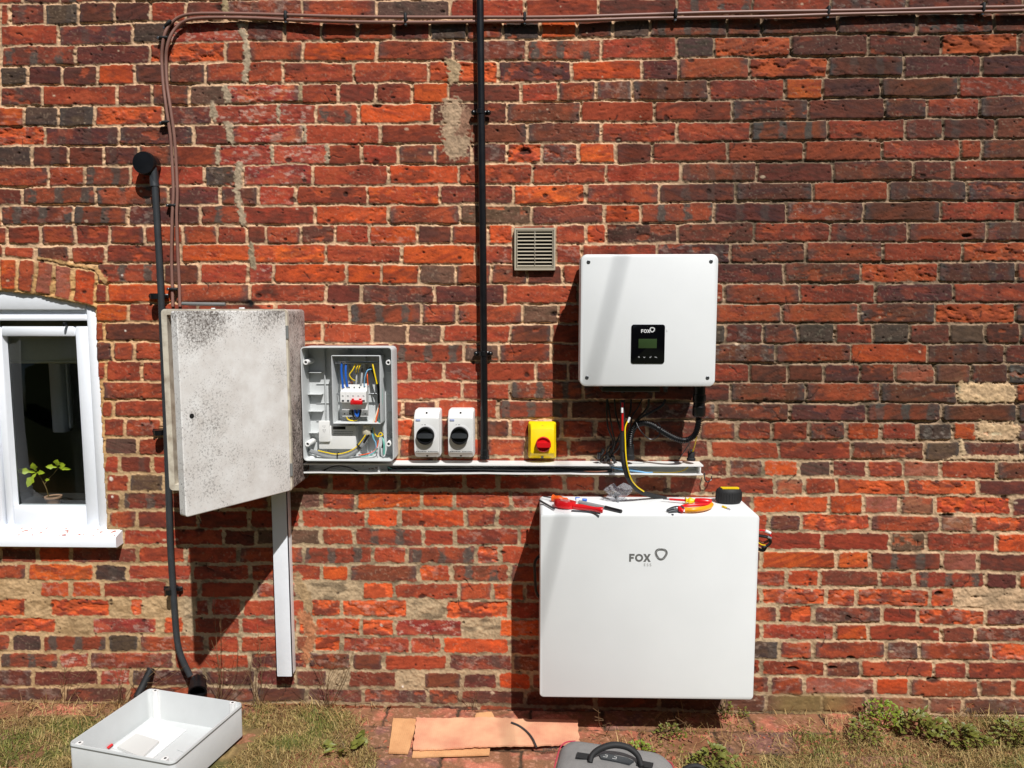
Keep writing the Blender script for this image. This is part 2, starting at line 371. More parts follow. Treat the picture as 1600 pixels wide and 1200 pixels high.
COURSES = {
0:"0 r 14 d 70 k 123 p 179 p 235 r 290 d 352 d 472 r 589 k 703 r 820 r 935 d 1058 b 1176 r 1298 d 1418 p 1539 p 1600",
1:"0 r 91 p 207 k 262 e 384 d 445 r 501 r 558 r 615 d 671 k 729 r 786 k 844 o 901 d 958 k 1015 b 1136 d 1191 d 1309 p 1433 b 1553 d 1660",
2:"0 r 2 b 118 p 234 s 352 r 388 r 473 o 589 r 707 d 823 b 939 r 1058 k 1116 s 1236 p 1357 d 1471 s 1592 d 1700",
3:"0 k 43 p 97 d 152 o 210 d 263 p 321 r 386 r 442 r 553 r 669 s 778 p 893 o 1003 p 1060 r 1172 s 1294 p 1413 p 1534 p 1650",
4:"0 d 65 r 183 p 238 d 295 g 352 e 470 r 529 r 586 r 644 o 701 d 814 r 873 r 931 d 988 d 1108 r 1227 o 1286 p 1377 d 1499 r 1615",
5:"-60 o 38 k 91 k 148 s 254 p 332 e 434 e 493 b 561 o 675 d 792 d 907 r 1023 r 1144 d 1263 d 1383 d 1449 r 1531 p 1650",
6:"-40 s 69 p 186 p 302 d 360 e 475 r 594 r 712 d 824 d 939 r 1057 r 1174 b 1294 r 1415 d 1474 d 1556 d 1670",
7:"-10 k 50 d 106 d 162 p 217 d 270 r 341 e 426 e 512 r 566 r 622 d 680 r 737 d 792 s 847 d 904 o 962 d 1019 r 1137 r 1257 r 1378 r 1501 r 1535 d 1650",
8:"-40 r 75 r 132 b 204 r 319 k 379 e 489 r 607 o 717 r 832 r 947 r 1065 d 1182 d 1302 d 1427 d 1490 r 1610",
9:"-80 d 34 b 149 b 263 p 343 p 404 r 462 r 574 o 687 d 801 o 915 r 1031 d 1149 p 1270 r 1389 d 1511 p 1630",
10:"0 b 115 b 200 p 314 b 378 r 492 o 607 r 718 g 831 p 944 o 1001 b 1116 p 1229 r 1349 d 1471 r 1589 d 1700",
11:"-45 r 10 r 63 r 117 r 171 r 226 r 286 r 340 r 385 d 416 r 470 d 524 r 577 o 653 d 705 r 762 o 803 r 868 r 916 s 948 x 1059 d 1179 r 1297 d 1419 r 1542 p 1660",
12:"0 r 55 p 110 r 166 r 283 o 393 o 510 r 627 o 742 r 803 r 868 r 909 r 1027 p 1142 d 1260 r 1380 r 1504 s 1625",
13:"150 b 255 d 312 r 387 e 428 o 541 o 596 o 655 g 712 r 768 d 824 d 879 r 960 r 1070 p 1226 d 1345 s 1467 p 1589 r 1700",
14:"148 r 167 o 275 r 390 r 509 d 565 d 679 p 790 r 903 r 1015 r 1131 r 1250 r 1368 p 1490 r 1610",
15:"148 o 201 r 310 r 430 r 546 b 659 r 715 r 817 g 873 r 990 r 1110 r 1222 r 1342 d 1462 s 1587 d 1700",
16:"148 r 162 d 262 r 400 o 504 r 582 g 637 g 691 r 797 d 862 r 960 r 1070 k 1134 d 1192 p 1247 k 1305 r 1364 k 1422 d 1485 g 1539 d 1595 d 1660",
17:"148 p 175 r 210 r 300 r 420 r 610 b 724 g 781 r 862 r 960 r 1090 d 1212 r 1330 o 1450 d 1570 d 1690",
18:"148 r 165 r 221 r 330 r 450 r 640 r 694 r 752 r 837 r 888 d 1000 d 1090 r 1172 d 1230 d 1287 p 1344 d 1400 c 1461 c 1518 d 1575 k 1640",
19:"160 r 280 r 400 r 500 r 612 r 722 r 798 b 912 p 1022 d 1142 d 1259 r 1376 d 1496 w 1587 s 1700",
20:"157 r 178 r 300 r 420 r 520 r 629 d 684 r 779 b 891 d 1006 p 1119 d 1234 p 1355 b 1472 d 1591 p 1700",
21:"160 r 195 r 252 r 350 r 470 r 580 o 648 d 705 d 744 d 797 r 843 d 877 r 931 r 1010 d 1093 r 1152 r 1206 r 1264 p 1322 o 1377 r 1434 k 1489 o 1527 w 1590 r 1700",
22:"162 g 216 r 300 r 420 r 540 r 622 r 690 r 760 r 822 r 889 d 950 d 1005 d 1109 r 1217 r 1331 d 1445 g 1502 p 1596 d 1700",
23:"162 r 187 d 238 r 330 r 450 r 560 r 680 r 800 r 920 d 1030 d 1088 d 1137 d 1192 o 1248 g 1300 d 1356 r 1411 c 1469 r 1558 d 1670",
24:"164 r 202 g 256 r 400 r 516 r 571 r 622 r 725 r 778 r 881 r 932 p 990 d 1045 d 1098 r 1211 c 1256 r 1308 s 1417 s 1528 p 1640",
25:"166 r 190 b 262 r 350 r 420 g 502 r 556 o 659 o 710 r 799 r 900 d 960 r 1065 r 1175 o 1295 o 1350 c 1406 c 1461 s 1581 p 1690",
26:"169 r 214 r 310 r 390 r 470 r 572 o 624 o 727 r 777 r 880 r 1000 r 1100 r 1201 p 1252 s 1360 r 1469 c 1522 s 1640",
27:"0 r 190 r 265 r 350 d 400 g 501 r 553 b 661 r 711 r 812 r 930 r 1050 r 1170 r 1284 r 1391 g 1446 r 1557 o 1660",
28:"0 d 59 o 110 d 215 r 290 r 372 r 475 b 582 r 635 b 744 s 782 r 880 r 990 r 1090 r 1190 o 1307 o 1359 b 1472 c 1529 d 1640",
29:"-60 r 41 o 146 k 200 r 300 r 390 r 502 o 546 d 654 o 705 b 796 r 900 r 1000 r 1100 r 1229 o 1281 d 1375 r 1428 b 1539 p 1591 o 1700",
30:"0 m 62 o 110 o 160 r 262 r 312 r 400 r 463 m 565 s 616 r 718 r 769 o 820 r 900 r 1000 r 1100 r 1190 s 1291 s 1338 s 1453 s 1494 m 1700",
31:"-60 s 41 m 76 s 173 m 201 s 225 m 305 r 328 r 378 r 476 m 484 s 533 s 637 m 695 s 796 r 900 r 1000 r 1100 r 1215 s 1271 d 1378 r 1434 s 1541 p 1650",
32:"-10 s 88 m 142 e 245 m 253 s 288 m 302 r 376 r 464 s 478 m 491 o 565 s 617 e 724 m 780 o 880 r 990 r 1100 r 1190 r 1304 o 1357 r 1471 d 1524 d 1640",
33:"-90 r 17 k 65 b 168 k 218 r 322 r 374 r 461 c 489 s 534 r 640 r 691 o 795 r 900 r 1000 r 1100 k 1217 r 1271 r 1384 p 1437 r 1548 s 1660",
34:"0 b 92 e 140 r 272 r 390 p 480 d 549 d 599 r 700 d 800 d 900 r 1000 r 1100 r 1190 r 1290 d 1346 r 1459 r 1512 r 1640",
35:"-50 p 52 p 155 e 205 p 320 p 400 p 462 p 511 m 543 d 620 m 663 d 722 p 778 o 830 r 930 r 1030 r 1130 r 1202 r 1257 c 1369 o 1421 r 1531 d 1585 r 1700",
36:"-10 p 100 p 200 p 300 p 400 p 480 p 567 p 669 p 719 p 820 d 930 d 1030 d 1130 d 1197 g 1285 c 1355 c 1453 c 1505 p 1610",
37:"-10 p 120 p 200 p 300 r 400 r 500 r 602 r 652 p 750 r 850 d 950 d 1050 d 1130 g 1208 g 1300 g 1395 g 1525 g 1640",
}
PAL = {'r':(161,69,43),'d':(122,62,44),'p':(108,57,46),'k':(90,66,55),'o':(204,86,38),'s':(186,80,46),'g':(112,80,62),
       'c':(160,98,74),'e':(172,84,58),'m':(176,158,124),'w':(198,166,128),'b':(146,66,44),'x':(84,56,42)}
ALT = {'r':(126,57,41),'d':(94,54,44),'p':(86,50,46),'k':(74,58,50),'o':(162,66,38),'s':(132,58,42),'g':(94,70,56),
       'c':(136,78,60),'e':(140,50,42),'m':(160,142,110),'w':(196,168,130),'b':(110,62,48),'x':(66,46,38)}

def build_wall():
    f = 1.35
    us = np.concatenate([np.arange(-900, -300, 5.), np.arange(-300, -6, 3.2), np.arange(-6, 1606, f), np.arange(1606, 1900, 3.2), np.arange(1900, 2500, 5.)])
    vs = np.concatenate([np.arange(-600, -250, 5.), np.arange(-250, -5, 3.2), np.arange(-5, 1146, f), np.arange(1146, 1180, 3.)])
    U, V = np.meshgrid(us, vs); ny, nx = U.shape
    # irregular brick edges: domain warp
    wu = U+(fbm(U/26, V/16, 3, 1)-.5)*3.4+(vn(U/4, V/4, 5)-.5)*1.0
    wv = V+(fbm(U/40, V/22, 3, 2)-.5)*4.2+(vn(U/5, V/4, 6)-.5)*1.2
    sd = np.full(U.shape, -9.0); fx = np.zeros(U.shape); fy = np.zeros(U.shape)
    bid = np.full(U.shape, -1, np.int32)
    bricks = []
    rnd = random.Random(5)
    def paint(q, code, rad=2.5):
        (x0, y0), (x1, y1), (x2, y2), (x3, y3) = q            # tl, tr, br, bl
        b = len(bricks); L = (x1-x0+x2-x3)/2
        bricks.append((code, rnd.random(), rnd.random(), rnd.random(), rnd.random(), L))
        i0, i1 = np.searchsorted(us, [min(x0, x3)-4, max(x1, x2)+4]); j0, j1 = np.searchsorted(vs, [min(y0, y1)-4, max(y2, y3)+4])
        if i1 <= i0 or j1 <= j0: return
        s = (slice(j0, j1), slice(i0, i1)); u = wu[s]; v = wv[s]
        ty = np.clip((v-y0)/(y3-y0), -.3, 1.3); xl = x0+(x3-x0)*ty; xr = x1+(x2-x1)*ty
        tx = np.clip((u-x0)/(x1-x0), -.3, 1.3); yt = y0+(y1-y0)*tx; yb = y3+(y2-y3)*tx
        dx = np.minimum(u-xl, xr-u); dy = np.minimum(v-yt, yb-v)
        d = np.where((dx < rad) & (dy < rad), rad-np.hypot(rad-dx, rad-dy), np.minimum(dx, dy))
        up = d > sd[s]
        sd[s] = np.where(up, d, sd[s]); bid[s] = np.where(up & (d > -1), b, bid[s])
        fx[s] = np.where(up, (u-xl)/np.maximum(xr-xl, 1), fx[s]); fy[s] = np.where(up, (v-yt)/np.maximum(yb-yt, 1), fy[s])
    for k in range(len(BEDS)-1):
        c = k-K0; lo = c > 19
        gx = 1.6 if not lo else 2.35
        gb = 2.0 if not lo else 2.55
        toks = COURSES.get(c, "0 r 1600").split()
        xs = [float(t) for t in toks[0::2]]; cs = toks[1::2]
        if c not in COURSES:
            xs = [-20+rnd.random()*60]; cs = []
            while xs[-1] < 1620: xs.append(xs[-1]+rnd.choice([116, 116, 58])); cs.append(rnd.choice('rrdpkbo'))
        while xs[0] > -900 and (c < 13 or c > 26):
            xs.insert(0, xs[0]-rnd.choice([116, 116, 58])); cs.insert(0, rnd.choice('rrrdpbo'))
        while xs[-1] < 2500: xs.append(xs[-1]+rnd.choice([116, 116, 58])); cs.append(rnd.choice('rrddpkg'))
        if 13 <= c <= 26:
            q_ = [-216]
            while q_[0] > -900: q_.insert(0, q_[0]-rnd.choice([116, 116, 58]))
            xs = q_+xs; cs = [rnd.choice('rrdpbo') for _ in q_[1:]]+['m']+cs
        for i, cd in enumerate(cs):
            a, b = xs[i], xs[i+1]
            if cd == 'm': continue
            if c in (12,) and a < 160: continue
            if c == 13 and b < 160: continue
            a2 = a+gx+rnd.uniform(-.6, .8); b2 = b-gx+rnd.uniform(-.8, .6)
            if b2-a2 < 5: continue
            t0, t1 = rnd.uniform(-.8, .8), rnd.uniform(-.8, .8); tw = rnd.uniform(-.9, .9)
            paint([(a2, bed(k, a2)+gb-.4+t0), (b2, bed(k, b2)+gb-.4+t0+tw), (b2, bed(k+1, b2)-gb+.9+t1+tw), (a2, bed(k+1, a2)-gb+.9+t1)], cd, rnd.uniform(1.8, 4.5))
    # bricks over and in the arch above the window
    for a, b, yt0, yt1, yb0, yb1, cd in ((-50, 3, 382, 383, 399, 400, 'r'), (6, 52, 385, 386, 399, 403, 'r'), (59, 107, 385, 385, 402, 409, 'p'), (113, 163, 385, 385, 411, 411, 'r')):
        paint([(a, yt0), (b, yt1), (b, yb1), (a, yb0)], cd, 3)
    nar = len(bricks)
    arch = [(-1, 25, 0, 24), (30, 54, 27, 50), (59, 83, 54, 78), (88, 112, 84, 108), (119, 148, 114, 145)]
    tp = lambda x: np.interp(x, [-200, 0, 55, 80, 115, 150], [412, 404, 406, 412, 420, 425]); bt = lambda x: np.interp(x, [-200, 0, 50, 100, 148], [458, 452, 457, 468, 478])
    for n_, (a, b, c_, d_) in enumerate(arch): paint([(a, tp(a)), (b, tp(b)), (d_, bt(d_)), (c_, bt(c_))], 'orcco'[n_] if n_ < 5 else 'r', 3.5)
    for i in range(6):
        a = -5-29*(i+1); paint([(a, tp(a)), (a+24, tp(a+24)), (a+24, bt(a+24)), (a, bt(a))], 'r', 3.5)
    nb = len(bricks)
    codes = np.array([b[0] for b in bricks]+['m']); R1 = np.array([b[1] for b in bricks]+[0.]); R2 = np.array([b[2] for b in bricks]+[0.])
    R3 = np.array([b[3] for b in bricks]+[0.]); R4 = np.array([b[4] for b in bricks]+[0.]); LL = np.array([b[5] for b in bricks]+[100.])
    colA = np.array([lin(PAL[c]) for c in codes]); colB = np.array([lin(ALT[c]) for c in codes])
    jit = 1+(R1-.5)*.34; colA = colA*jit[:, None]; colB = colB*jit[:, None]
    colA[:, 1] *= 1+(R2-.5)*.36; colB[:, 2] *= 1+(R3-.5)*.3
    r1, r2, r3, r4 = R1[bid], R2[bid], R3[bid], R4[bid]
    cb = codes[bid]
    # ---- height (metres, outwards)
    lowz = sstep(650, 740, V)*(1-sstep(1180, 1330, U)*.6)          # later, flusher repointing low down
    rgt = sstep(930, 1230, U)*(1-sstep(640, 760, V))
    n1 = fbm(U/34, V/20, 4, 21); n2 = fbm(U/7, V/6, 3, 31); n3 = vn(U/2.2, V/2.2, 41)
    mort = -.0038+.0016*(n1-.5)*2+.0022*(n2-.5)*2+.0011*(n3-.5)*2-.0016*rgt
    er = sstep(.60, .74, fbm(U/46, V/9, 3, 51))*(1-lowz); mort -= er*.0050       # eroded stretches
    mort += lowz*.0024
    face = (r2-.5)*.0028+(fx-.5)*(r3-.5)*.004+(fy-.5)*(r4-.5)*.002
    streak = fbm((U+V*1.6*(r2-.5)*4)/17+r1*90, (V-U*.8*(r3-.5))/5+r1*70, 4, 61)
    face += (streak-.5)*.0016+(n2-.5)*.0014+(n3-.5)*.0006
    spn = fbm(U/16+r3*50, V/9+r2*50, 4, 71)
    iss = (cb == 's') | (cb == 'x'); spm = np.where(iss, sstep(.43, .56, spn), np.where(r4 > .86, sstep(.60, .70, spn)*.6, 0))
    rid = 1-np.abs(fbm(U/9+r1*9, V/5, 4, 81)-.5)*4
    face -= spm*(.0022+.0018*np.clip(rid, 0, 1)+.0024*(n2-.5)+.0012*(n3-.5))
    # drag creases
    cr = fbm((U*.55+V*(r2*3-1.5))/21+r1*31, (V-U*(r3-.5)*.5)/6+r4*11, 3, 91); crm = sstep(.022, 0, np.abs(cr-.5))*sstep(.5, .62, vn(U/30, V/20, 95))
    face -= crm*.0022
    t = np.clip((sd+.3)/2.6, 0, 1); prof = np.sqrt(np.clip(1-(1-t)**2, 0, 1))
    hgt = np.where(sd > -.3, mort+(face-mort)*prof, mort)
    # ---- colour
    mc_a = np.array(lin((222, 182, 144))); mc_b = np.array(lin((162, 136, 110))); mc_l = np.array(lin((176, 154, 122))); mc_d = np.array(lin((100, 86, 68)))
    mixm = np.clip(.15+1.0*rgt+.5*(n1-.4), 0, 1)[..., None]
    cm = mc_a*(1-mixm)+mc_b*mixm; cm = cm*(1-lowz[..., None]*.85)+mc_l*lowz[..., None]*.85
    alg = sstep(.54, .66, fbm(U/20, V/10, 4, 101))[..., None]*(.35+.5*np.maximum(rgt, lowz*.6))[..., None]; cm = cm*(1-alg)+mc_d*alg
    cm = cm*(1+(n3-.5)*.36+(n2-.5)*.34)[..., None]
    tan_w = (sstep(190, 150, U)*sstep(395, 420, V)*sstep(760, 700, V)+sstep(420, 440, V)*sstep(300, 250, U)*.6)[..., None]*.6   # sandy pointing round the window
    cm = cm*(1-tan_w)+np.array(lin((206, 160, 104)))*tan_w*(1+(n2-.5)*.3)[..., None]
    A = colA[bid]; B = colB[bid]
    mm = sstep(.38, .66, .6*streak+.4*n1+(r4-.5)*.18)[..., None]; ck = A*(1-mm)+B*mm
    ck *= (1+(n2-.5)*.30+(n3-.5)*.20)[..., None]
    # grey fire bands across a brick
    isb = (cb == 'b'); ph = fx*(LL[bid]/40)+r1*3+(n2-.5)*.22; band = sstep(.62, .78, np.abs(((ph % 1)-.5)*2))
    bm_ = (np.where(isb, band, np.where((cb == 'k') | (cb == 'p') | (cb == 'd'), band*(r3 > .72)*.45, 0)))[..., None]
    gb_ = np.array(lin((88, 78, 70)))*(1+(n2-.5)*.7)[..., None]; ck = ck*(1-bm_*.9)+gb_*bm_*.9
    # scorched ends and edges
    en = sstep(.16, .0, np.minimum(fx, 1-fx)+(n2-.5)*.12)[..., None]*((r2 > .68) & (cb != 's') & (cb != 'o'))[..., None]*.7
    ck = ck*(1-en)+np.array(lin((82, 74, 70)))*en
    # spalled orange hearts
    spc = np.array(lin((218, 96, 46)))*(1+(n2-.5)*.5)[..., None]
    sm = (spm*np.where(cb == 's', .8-.25*rgt, np.where(cb == 'x', .25, .6)))[..., None]; ck = ck*(1-sm)+spc*sm
    # white bloom
    ef = (sstep(.53, .70, fbm(U/9, V/5, 5, 111, .65))*np.where(cb == 'e', .5, np.where((r3 > .9) | ((V > 900) & (r3 > .6)), .22, 0)))[..., None]
    ck = ck*(1-ef)+np.array(lin((216, 190, 172)))*ef
    sp = (sstep(.78, .9, vn(U/2.6, V/2.6, 121))*.22*(r1 > .3))[..., None]; ck = ck*(1-sp)+np.array(lin((196, 168, 140)))*sp
    # brick colour darkens towards its edges
    ed = sstep(3.2, .6, sd)[..., None]*.30*(1-lowz)[..., None]; ck = ck*(1-ed)
    # mortar smears over the arrises of low bricks
    bl = sstep(.1, 1.1, sd+(n2-.5)*2.2*(1+lowz*.9))[..., None]
    ws = np.isin(cb, ['w', 'm'])[..., None]
    tone = 1+.10*sstep(330, 430, U)*sstep(980, 860, U)*sstep(180, 300, V)-.30*rgt-.16*sstep(420, 150, U)*sstep(420, 300, V)-.10*sstep(700, 980, V)*0-.10*(fbm(U/150, V/90, 3, 141)-.5)*2
    ck = ck*np.stack([1-.04*rgt, 1+.16*rgt, 1+.22*rgt], -1); tone = np.where(ws[..., 0], 1, tone); ck = ck*tone[..., None]; cm = cm*(1-.12*rgt-.16*sstep(.5, .7, fbm(U/60, V/40, 4, 151)))[..., None]
    p3 = fbm(U/24+r2*60, V/11+r3*60, 4, 181); okb = np.isin(cb, ['r', 'o', 's', 'd', 'c', 'p', 'e', 'b'])
    w1 = (sstep(.56, .68, p3)*np.where(np.isin(cb, ['d', 'p']), .30, .50)*okb*(.4+.6*(r1 > .35)))[..., None]; ck = ck*(1-w1)+np.array(lin((184, 84, 50)))*(1-.25*rgt)[..., None]*w1
    w2 = (sstep(.44, .32, p3)*.42*okb*(.4+.6*(r4 > .3)))[..., None]; ck = ck*(1-w2)+np.array(lin((84, 52, 42)))*w2
    gri = (sstep(.56, .72, fbm(U/5, V/4, 3, 161))*.35)[..., None]; ck = ck*(1-gri*.5)
    C = cm*(1-bl)+ck*bl
    # ---- pits and nail holes
    rp = np.random.RandomState(3)
    def spot(x, y, r, dh, col=None, soft=1.0, ax=1.0):
        i0, i1 = np.searchsorted(us, [x-r*ax*1.6-2, x+r*ax*1.6+2]); j0, j1 = np.searchsorted(vs, [y-r*1.6-2, y+r*1.6+2])
        if i1 <= i0 or j1 <= j0: return
        s = (slice(j0, j1), slice(i0, i1)); q = np.hypot((U[s]-x)/ax, V[s]-y)+(n2[s]-.5)*r*.9; a = sstep(r*1.15, r*.6, q)*soft
        hgt[s] += a*dh
        if col is not None: C[s] = C[s]*(1-a[..., None])+np.array(lin(col))*a[..., None]
    for _ in range(2300):
        x, y = rp.uniform(-360, 1960), rp.uniform(-250, 1100)
        spot(x, y, rp.uniform(.8, 2.0)*(1+(rp.rand() < .08)*1.3), -.0035, (52, 34, 28), .85, rp.uniform(.8, 1.8))
    for _ in range(260):                                        # chips out of arrises and pale flecks
        x, y = rp.uniform(-360, 1960), rp.uniform(-250, 1100); spot(x, y, rp.uniform(1, 2.6), .0006, (214, 190, 160), .6, rp.uniform(.8, 2))
    for x, y, q_ in ((174, 748, 3.2), (176, 776, 2.2), (191, 430, 1.8), (196, 517, 1.8), (596, 977, 2.6), (1282, 1119, 2.4), (629, 1073, 2)): spot(x, y, q_, .001, (232, 220, 206), .95)
    for x, y, q_, ax in ((1460, 1064, 5, 2.2), (1468, 928, 4, 2), (1330, 1028, 3, 2.4), (1300, 1043, 2.5, 3), (820, 236, 5, 2.5), (1480, 806, 4, 2.6), (1238, 1045, 3, 3), (590, 165, 3, 3), (1510, 368, 3, 2.5)): spot(x, y, q_, -.008, (48, 34, 28), .9, ax)
    # cracks
    for _ in range(150):
        x, y = rp.uniform(-100, 1700), rp.uniform(0, 1090); a = rp.uniform(-.6, .6) if rp.rand() < .6 else rp.uniform(1.2, 1.9)
        for s_ in range(int(rp.uniform(6, 20))):
            spot(x, y, 1.0, -.0022, (58, 36, 30), .8); a += rp.uniform(-.45, .45); x += 1.5*math.cos(a); y += 1.5*math.sin(a)
    # cement repairs: the filled crack by the cables, the patches by the conduit, the pale stones
    def smear(pts, r, col, h=.0022):
        for (xa, ya), (xb, yb) in zip(pts[:-1], pts[1:]):
            n_ = max(1, int(math.hypot(xb-xa, yb-ya)/2))
            for i in range(n_):
                s_ = i/n_; x = xa+(xb-xa)*s_+rp.uniform(-.8, .8); y = ya+(yb-ya)*s_; i0, i1 = np.searchsorted(us, [x-r*1.5, x+r*1.5]); j0, j1 = np.searchsorted(vs, [y-r*1.5, y+r*1.5])
                s = (slice(j0, j1), slice(i0, i1)); q = np.hypot(U[s]-x, V[s]-y)+(n2[s]-.5)*r*1.1+(fbm(U[s]/3.5, V[s]/3, 3, 171)-.5)*r*1.3+(n1[s]-.5)*r*.8; a = sstep(r*1.15, r*.6, q)*.9
                hgt[s] = hgt[s]*(1-a)+(h*.4+(n2[s]-.5)*.0034+(n3[s]-.5)*.0018)*a; C[s] = C[s]*(1-a[..., None])+np.array(lin(col))*(1+(n2[s]-.5)*.8+(n3[s]-.5)*.5)[..., None]*a[..., None]
    smear([(353, -10), (352, 18)], 5, (158, 138, 104)); smear([(375, 38), (384, 62), (386, 95), (382, 130)], 5, (172, 152, 126))
    smear([(352, 135), (356, 160)], 5.5, (172, 152, 126)); smear([(332, 163), (336, 190)], 5, (172, 152, 126)); smear([(356, 195), (362, 225)], 6, (172, 152, 126))
    smear([(340, 228), (341, 258)], 4, (172, 152, 126)); smear([(374, 256), (372, 290), (368, 300)], 5, (172, 152, 126)); smear([(370, 300), (380, 350)], 5, (172, 152, 126)); smear([(392, 380), (396, 420)], 4.5, (150, 134, 108))
    smear([(470, 132), (470, 158)], 3, (160, 140, 108)); smear([(434, 165), (436, 192)], 3, (172, 152, 126)); smear([(476, 198), (477, 222)], 3, (172, 152, 126)); smear([(511, 228), (511, 256)], 3, (172, 152, 126)); smear([(424, 230), (426, 256)], 3, (172, 152, 126))
    smear([(702, 98), (712, 106), (708, 126)], 9, (176, 150, 116), .003); smear([(706, 170), (714, 186), (704, 204), (716, 216), (712, 236)], 18, (176, 148, 120), .003); smear([(730, 178), (722, 205)], 10, (150, 112, 90), .001)
    smear([(1502, 600), (1518, 604), (1540, 606), (1560, 607), (1580, 608)], 7, (204, 172, 132), .002); smear([(1500, 618), (1540, 622), (1584, 622)], 7, (204, 172, 132), .002); smear([(1505, 611), (1582, 614)], 8, (200, 168, 130), .002)
    smear([(1534, 668), (1560, 672), (1590, 672)], 10, (200, 168, 130), .002); smear([(1528, 680), (1560, 684), (1585, 682)], 6, (198, 166, 130), .002)
    smear([(1470, 722), (1484, 716), (1520, 714), (1600, 716)], 4, (206, 176, 140), .001); smear([(1502, 690), (1506, 712)], 4, (200, 172, 136))
    smear([(466, 902), (474, 925), (482, 950)], 8, (168, 140, 104), .002); smear([(472, 962), (486, 985), (484, 1008), (478, 1030)], 9, (178, 118, 82), .001); smear([(170, 826), (186, 832), (176, 846)], 7, (150, 126, 92), .001)
    smear([(150, 420), (157, 432), (166, 440)], 4.5, (200, 156, 104), .001); smear([(60, 404), (84, 407), (112, 414), (146, 419)], 2.5, (200, 156, 104), .001)
    # low courses gathering damp and splashed earth
    dm = (sstep(1060, 1120, V)*.45*fbm(U/30, V/14, 3, 131)*1.4)[..., None]; C = C*(1-dm)+np.array(lin((112, 84, 58)))*dm
    ms = (sstep(1195, 1230, U)*sstep(1345, 1300, U)*sstep(1078, 1092, V)*.75)[..., None]; C = C*(1-ms)+np.array(lin((128, 108, 66)))*ms*(1+(n2-.5)*.5)[..., None]
    # damp black staining behind the meter cabinet
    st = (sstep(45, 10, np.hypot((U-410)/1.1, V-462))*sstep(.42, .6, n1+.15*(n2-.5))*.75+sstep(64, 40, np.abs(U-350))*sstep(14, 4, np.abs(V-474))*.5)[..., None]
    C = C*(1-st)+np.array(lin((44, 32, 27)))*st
    # ---- window opening
    uo = np.interp(V, [450, 480, 830, 860], [146, 147, 167, 168.5]); tb = np.interp(U, [-400, -200, 0, 50, 100, 148], [462, 458, 455, 460, 470, 480])
    hd = np.minimum(np.minimum(np.minimum(uo-U, V-tb), 852-V), U+215); hole = hd > 0
    X_, Y_, Z_ = ray(U, V); T = D/Y_; X = X_*T; Z = Z_*T+H
    hgt = np.where(hole, -.075, hgt); Y = -hgt
    keep = ~(hd > 4.5); keep = keep[:-1, :-1] & (Z[:-1, :-1] > -.06)
    root = thing('brick_wall', (0, 0, 0), 'old red brick house wall of mottled orange, purple and blackened bricks in pale lime mortar', 'wall')
    grid_mesh('brickwork', X, Y, Z, C, keep, M['wall'], root)
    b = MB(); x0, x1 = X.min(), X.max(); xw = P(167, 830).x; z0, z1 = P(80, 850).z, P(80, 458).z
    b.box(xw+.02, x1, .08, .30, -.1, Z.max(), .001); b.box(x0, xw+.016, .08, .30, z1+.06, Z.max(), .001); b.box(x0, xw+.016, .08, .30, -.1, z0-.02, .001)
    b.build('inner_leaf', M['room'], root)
build_wall()

# ------------------------------------------------------------------ cables clipped along the top of the wall
up_c = [(1760,2),(1600,10),(1500,12),(1400,15),(1290,17),(1200,18),(1100,20),(1000,23),(900,26),(820,27),(750,27),(640,27),(540,26),(450,23.5),(400,22),(340,21),(300,22),(280,27),(266,38),(258,52),(254,72),(253,95),(255,130),(260,170),(266,210),(269,250),(271,300),(269,340),(268,400),(269,440),(270,479)]
lo_c = [(1760,9),(1600,17),(1500,19),(1400,20.5),(1290,23),(1200,26),(1100,27.5),(1000,29),(900,32),(820,33),(750,34),(640,35),(540,34),(450,31),(400,28.5),(340,27.5),(305,29),(287,34),(274,45),(266,58),(261,75),(259.5,95),(261,130),(266.5,170),(272,210),(275,250),(277,300),(276,340),(278,400),(280,440),(281,479)]
for pts, lb in ((up_c, 'upper of two brown cables along the top of the wall, outer one in the bend'), (lo_c, 'lower of two brown cables along the top of the wall, inner one in the bend')):
    b = MB(); b.tube([P(u, v, .0145+.003*math.sin(i*1.7)) for i, (u, v) in enumerate(pts)], .0046, 10, sub=8)
    tag(b.build('brown_cable', M['brown']), lb, 'cable')
cl = thing('cable_clip', (0, 0, 0), 'x', 'cable clip', 'black clips holding the pair of brown cables')
b = MB(); b.box(-.0045, .0045, -.0225, .002, -.0125, .0125, .003); b.build('clip_body', M['black_mt'], cl)
b = MB(); b.lathe([(.0001, 0), (.0042, 0), (.0042, .012), (.003, .013), (.0001, .013)], (0, -.004, -.017), (0, -1, 0), 12); b.build('nail', M['zinc'], cl)
clips = [(1531,15,2,'at the far right of the photo'),(1291,20,3,'second from the right'),(1054,24.5,2,'above the white inverter'),(820,29.5,0,'just right of the tall black conduit'),(635,31,0,'next clip left of the tall black conduit'),(449,27.5,2,'first on the level run after the bend'),(267,40,48,'at the top of the bend'),(260,62,90,'on the bend, below the first one'),(263,193,84,'halfway down, above the round black cover'),(274,322,90,'on the vertical run right of the grey pipe'),(275,452,90,'just above the weathered meter cabinet')]
for i, (u, v, a, lb) in enumerate(clips):
    o = cl if i == 0 else copy_tree(cl)
    o.location = P(u, v, 0); o.rotation_euler = (0, math.radians(a), 0); tag(o, 'small black cable clip '+lb)

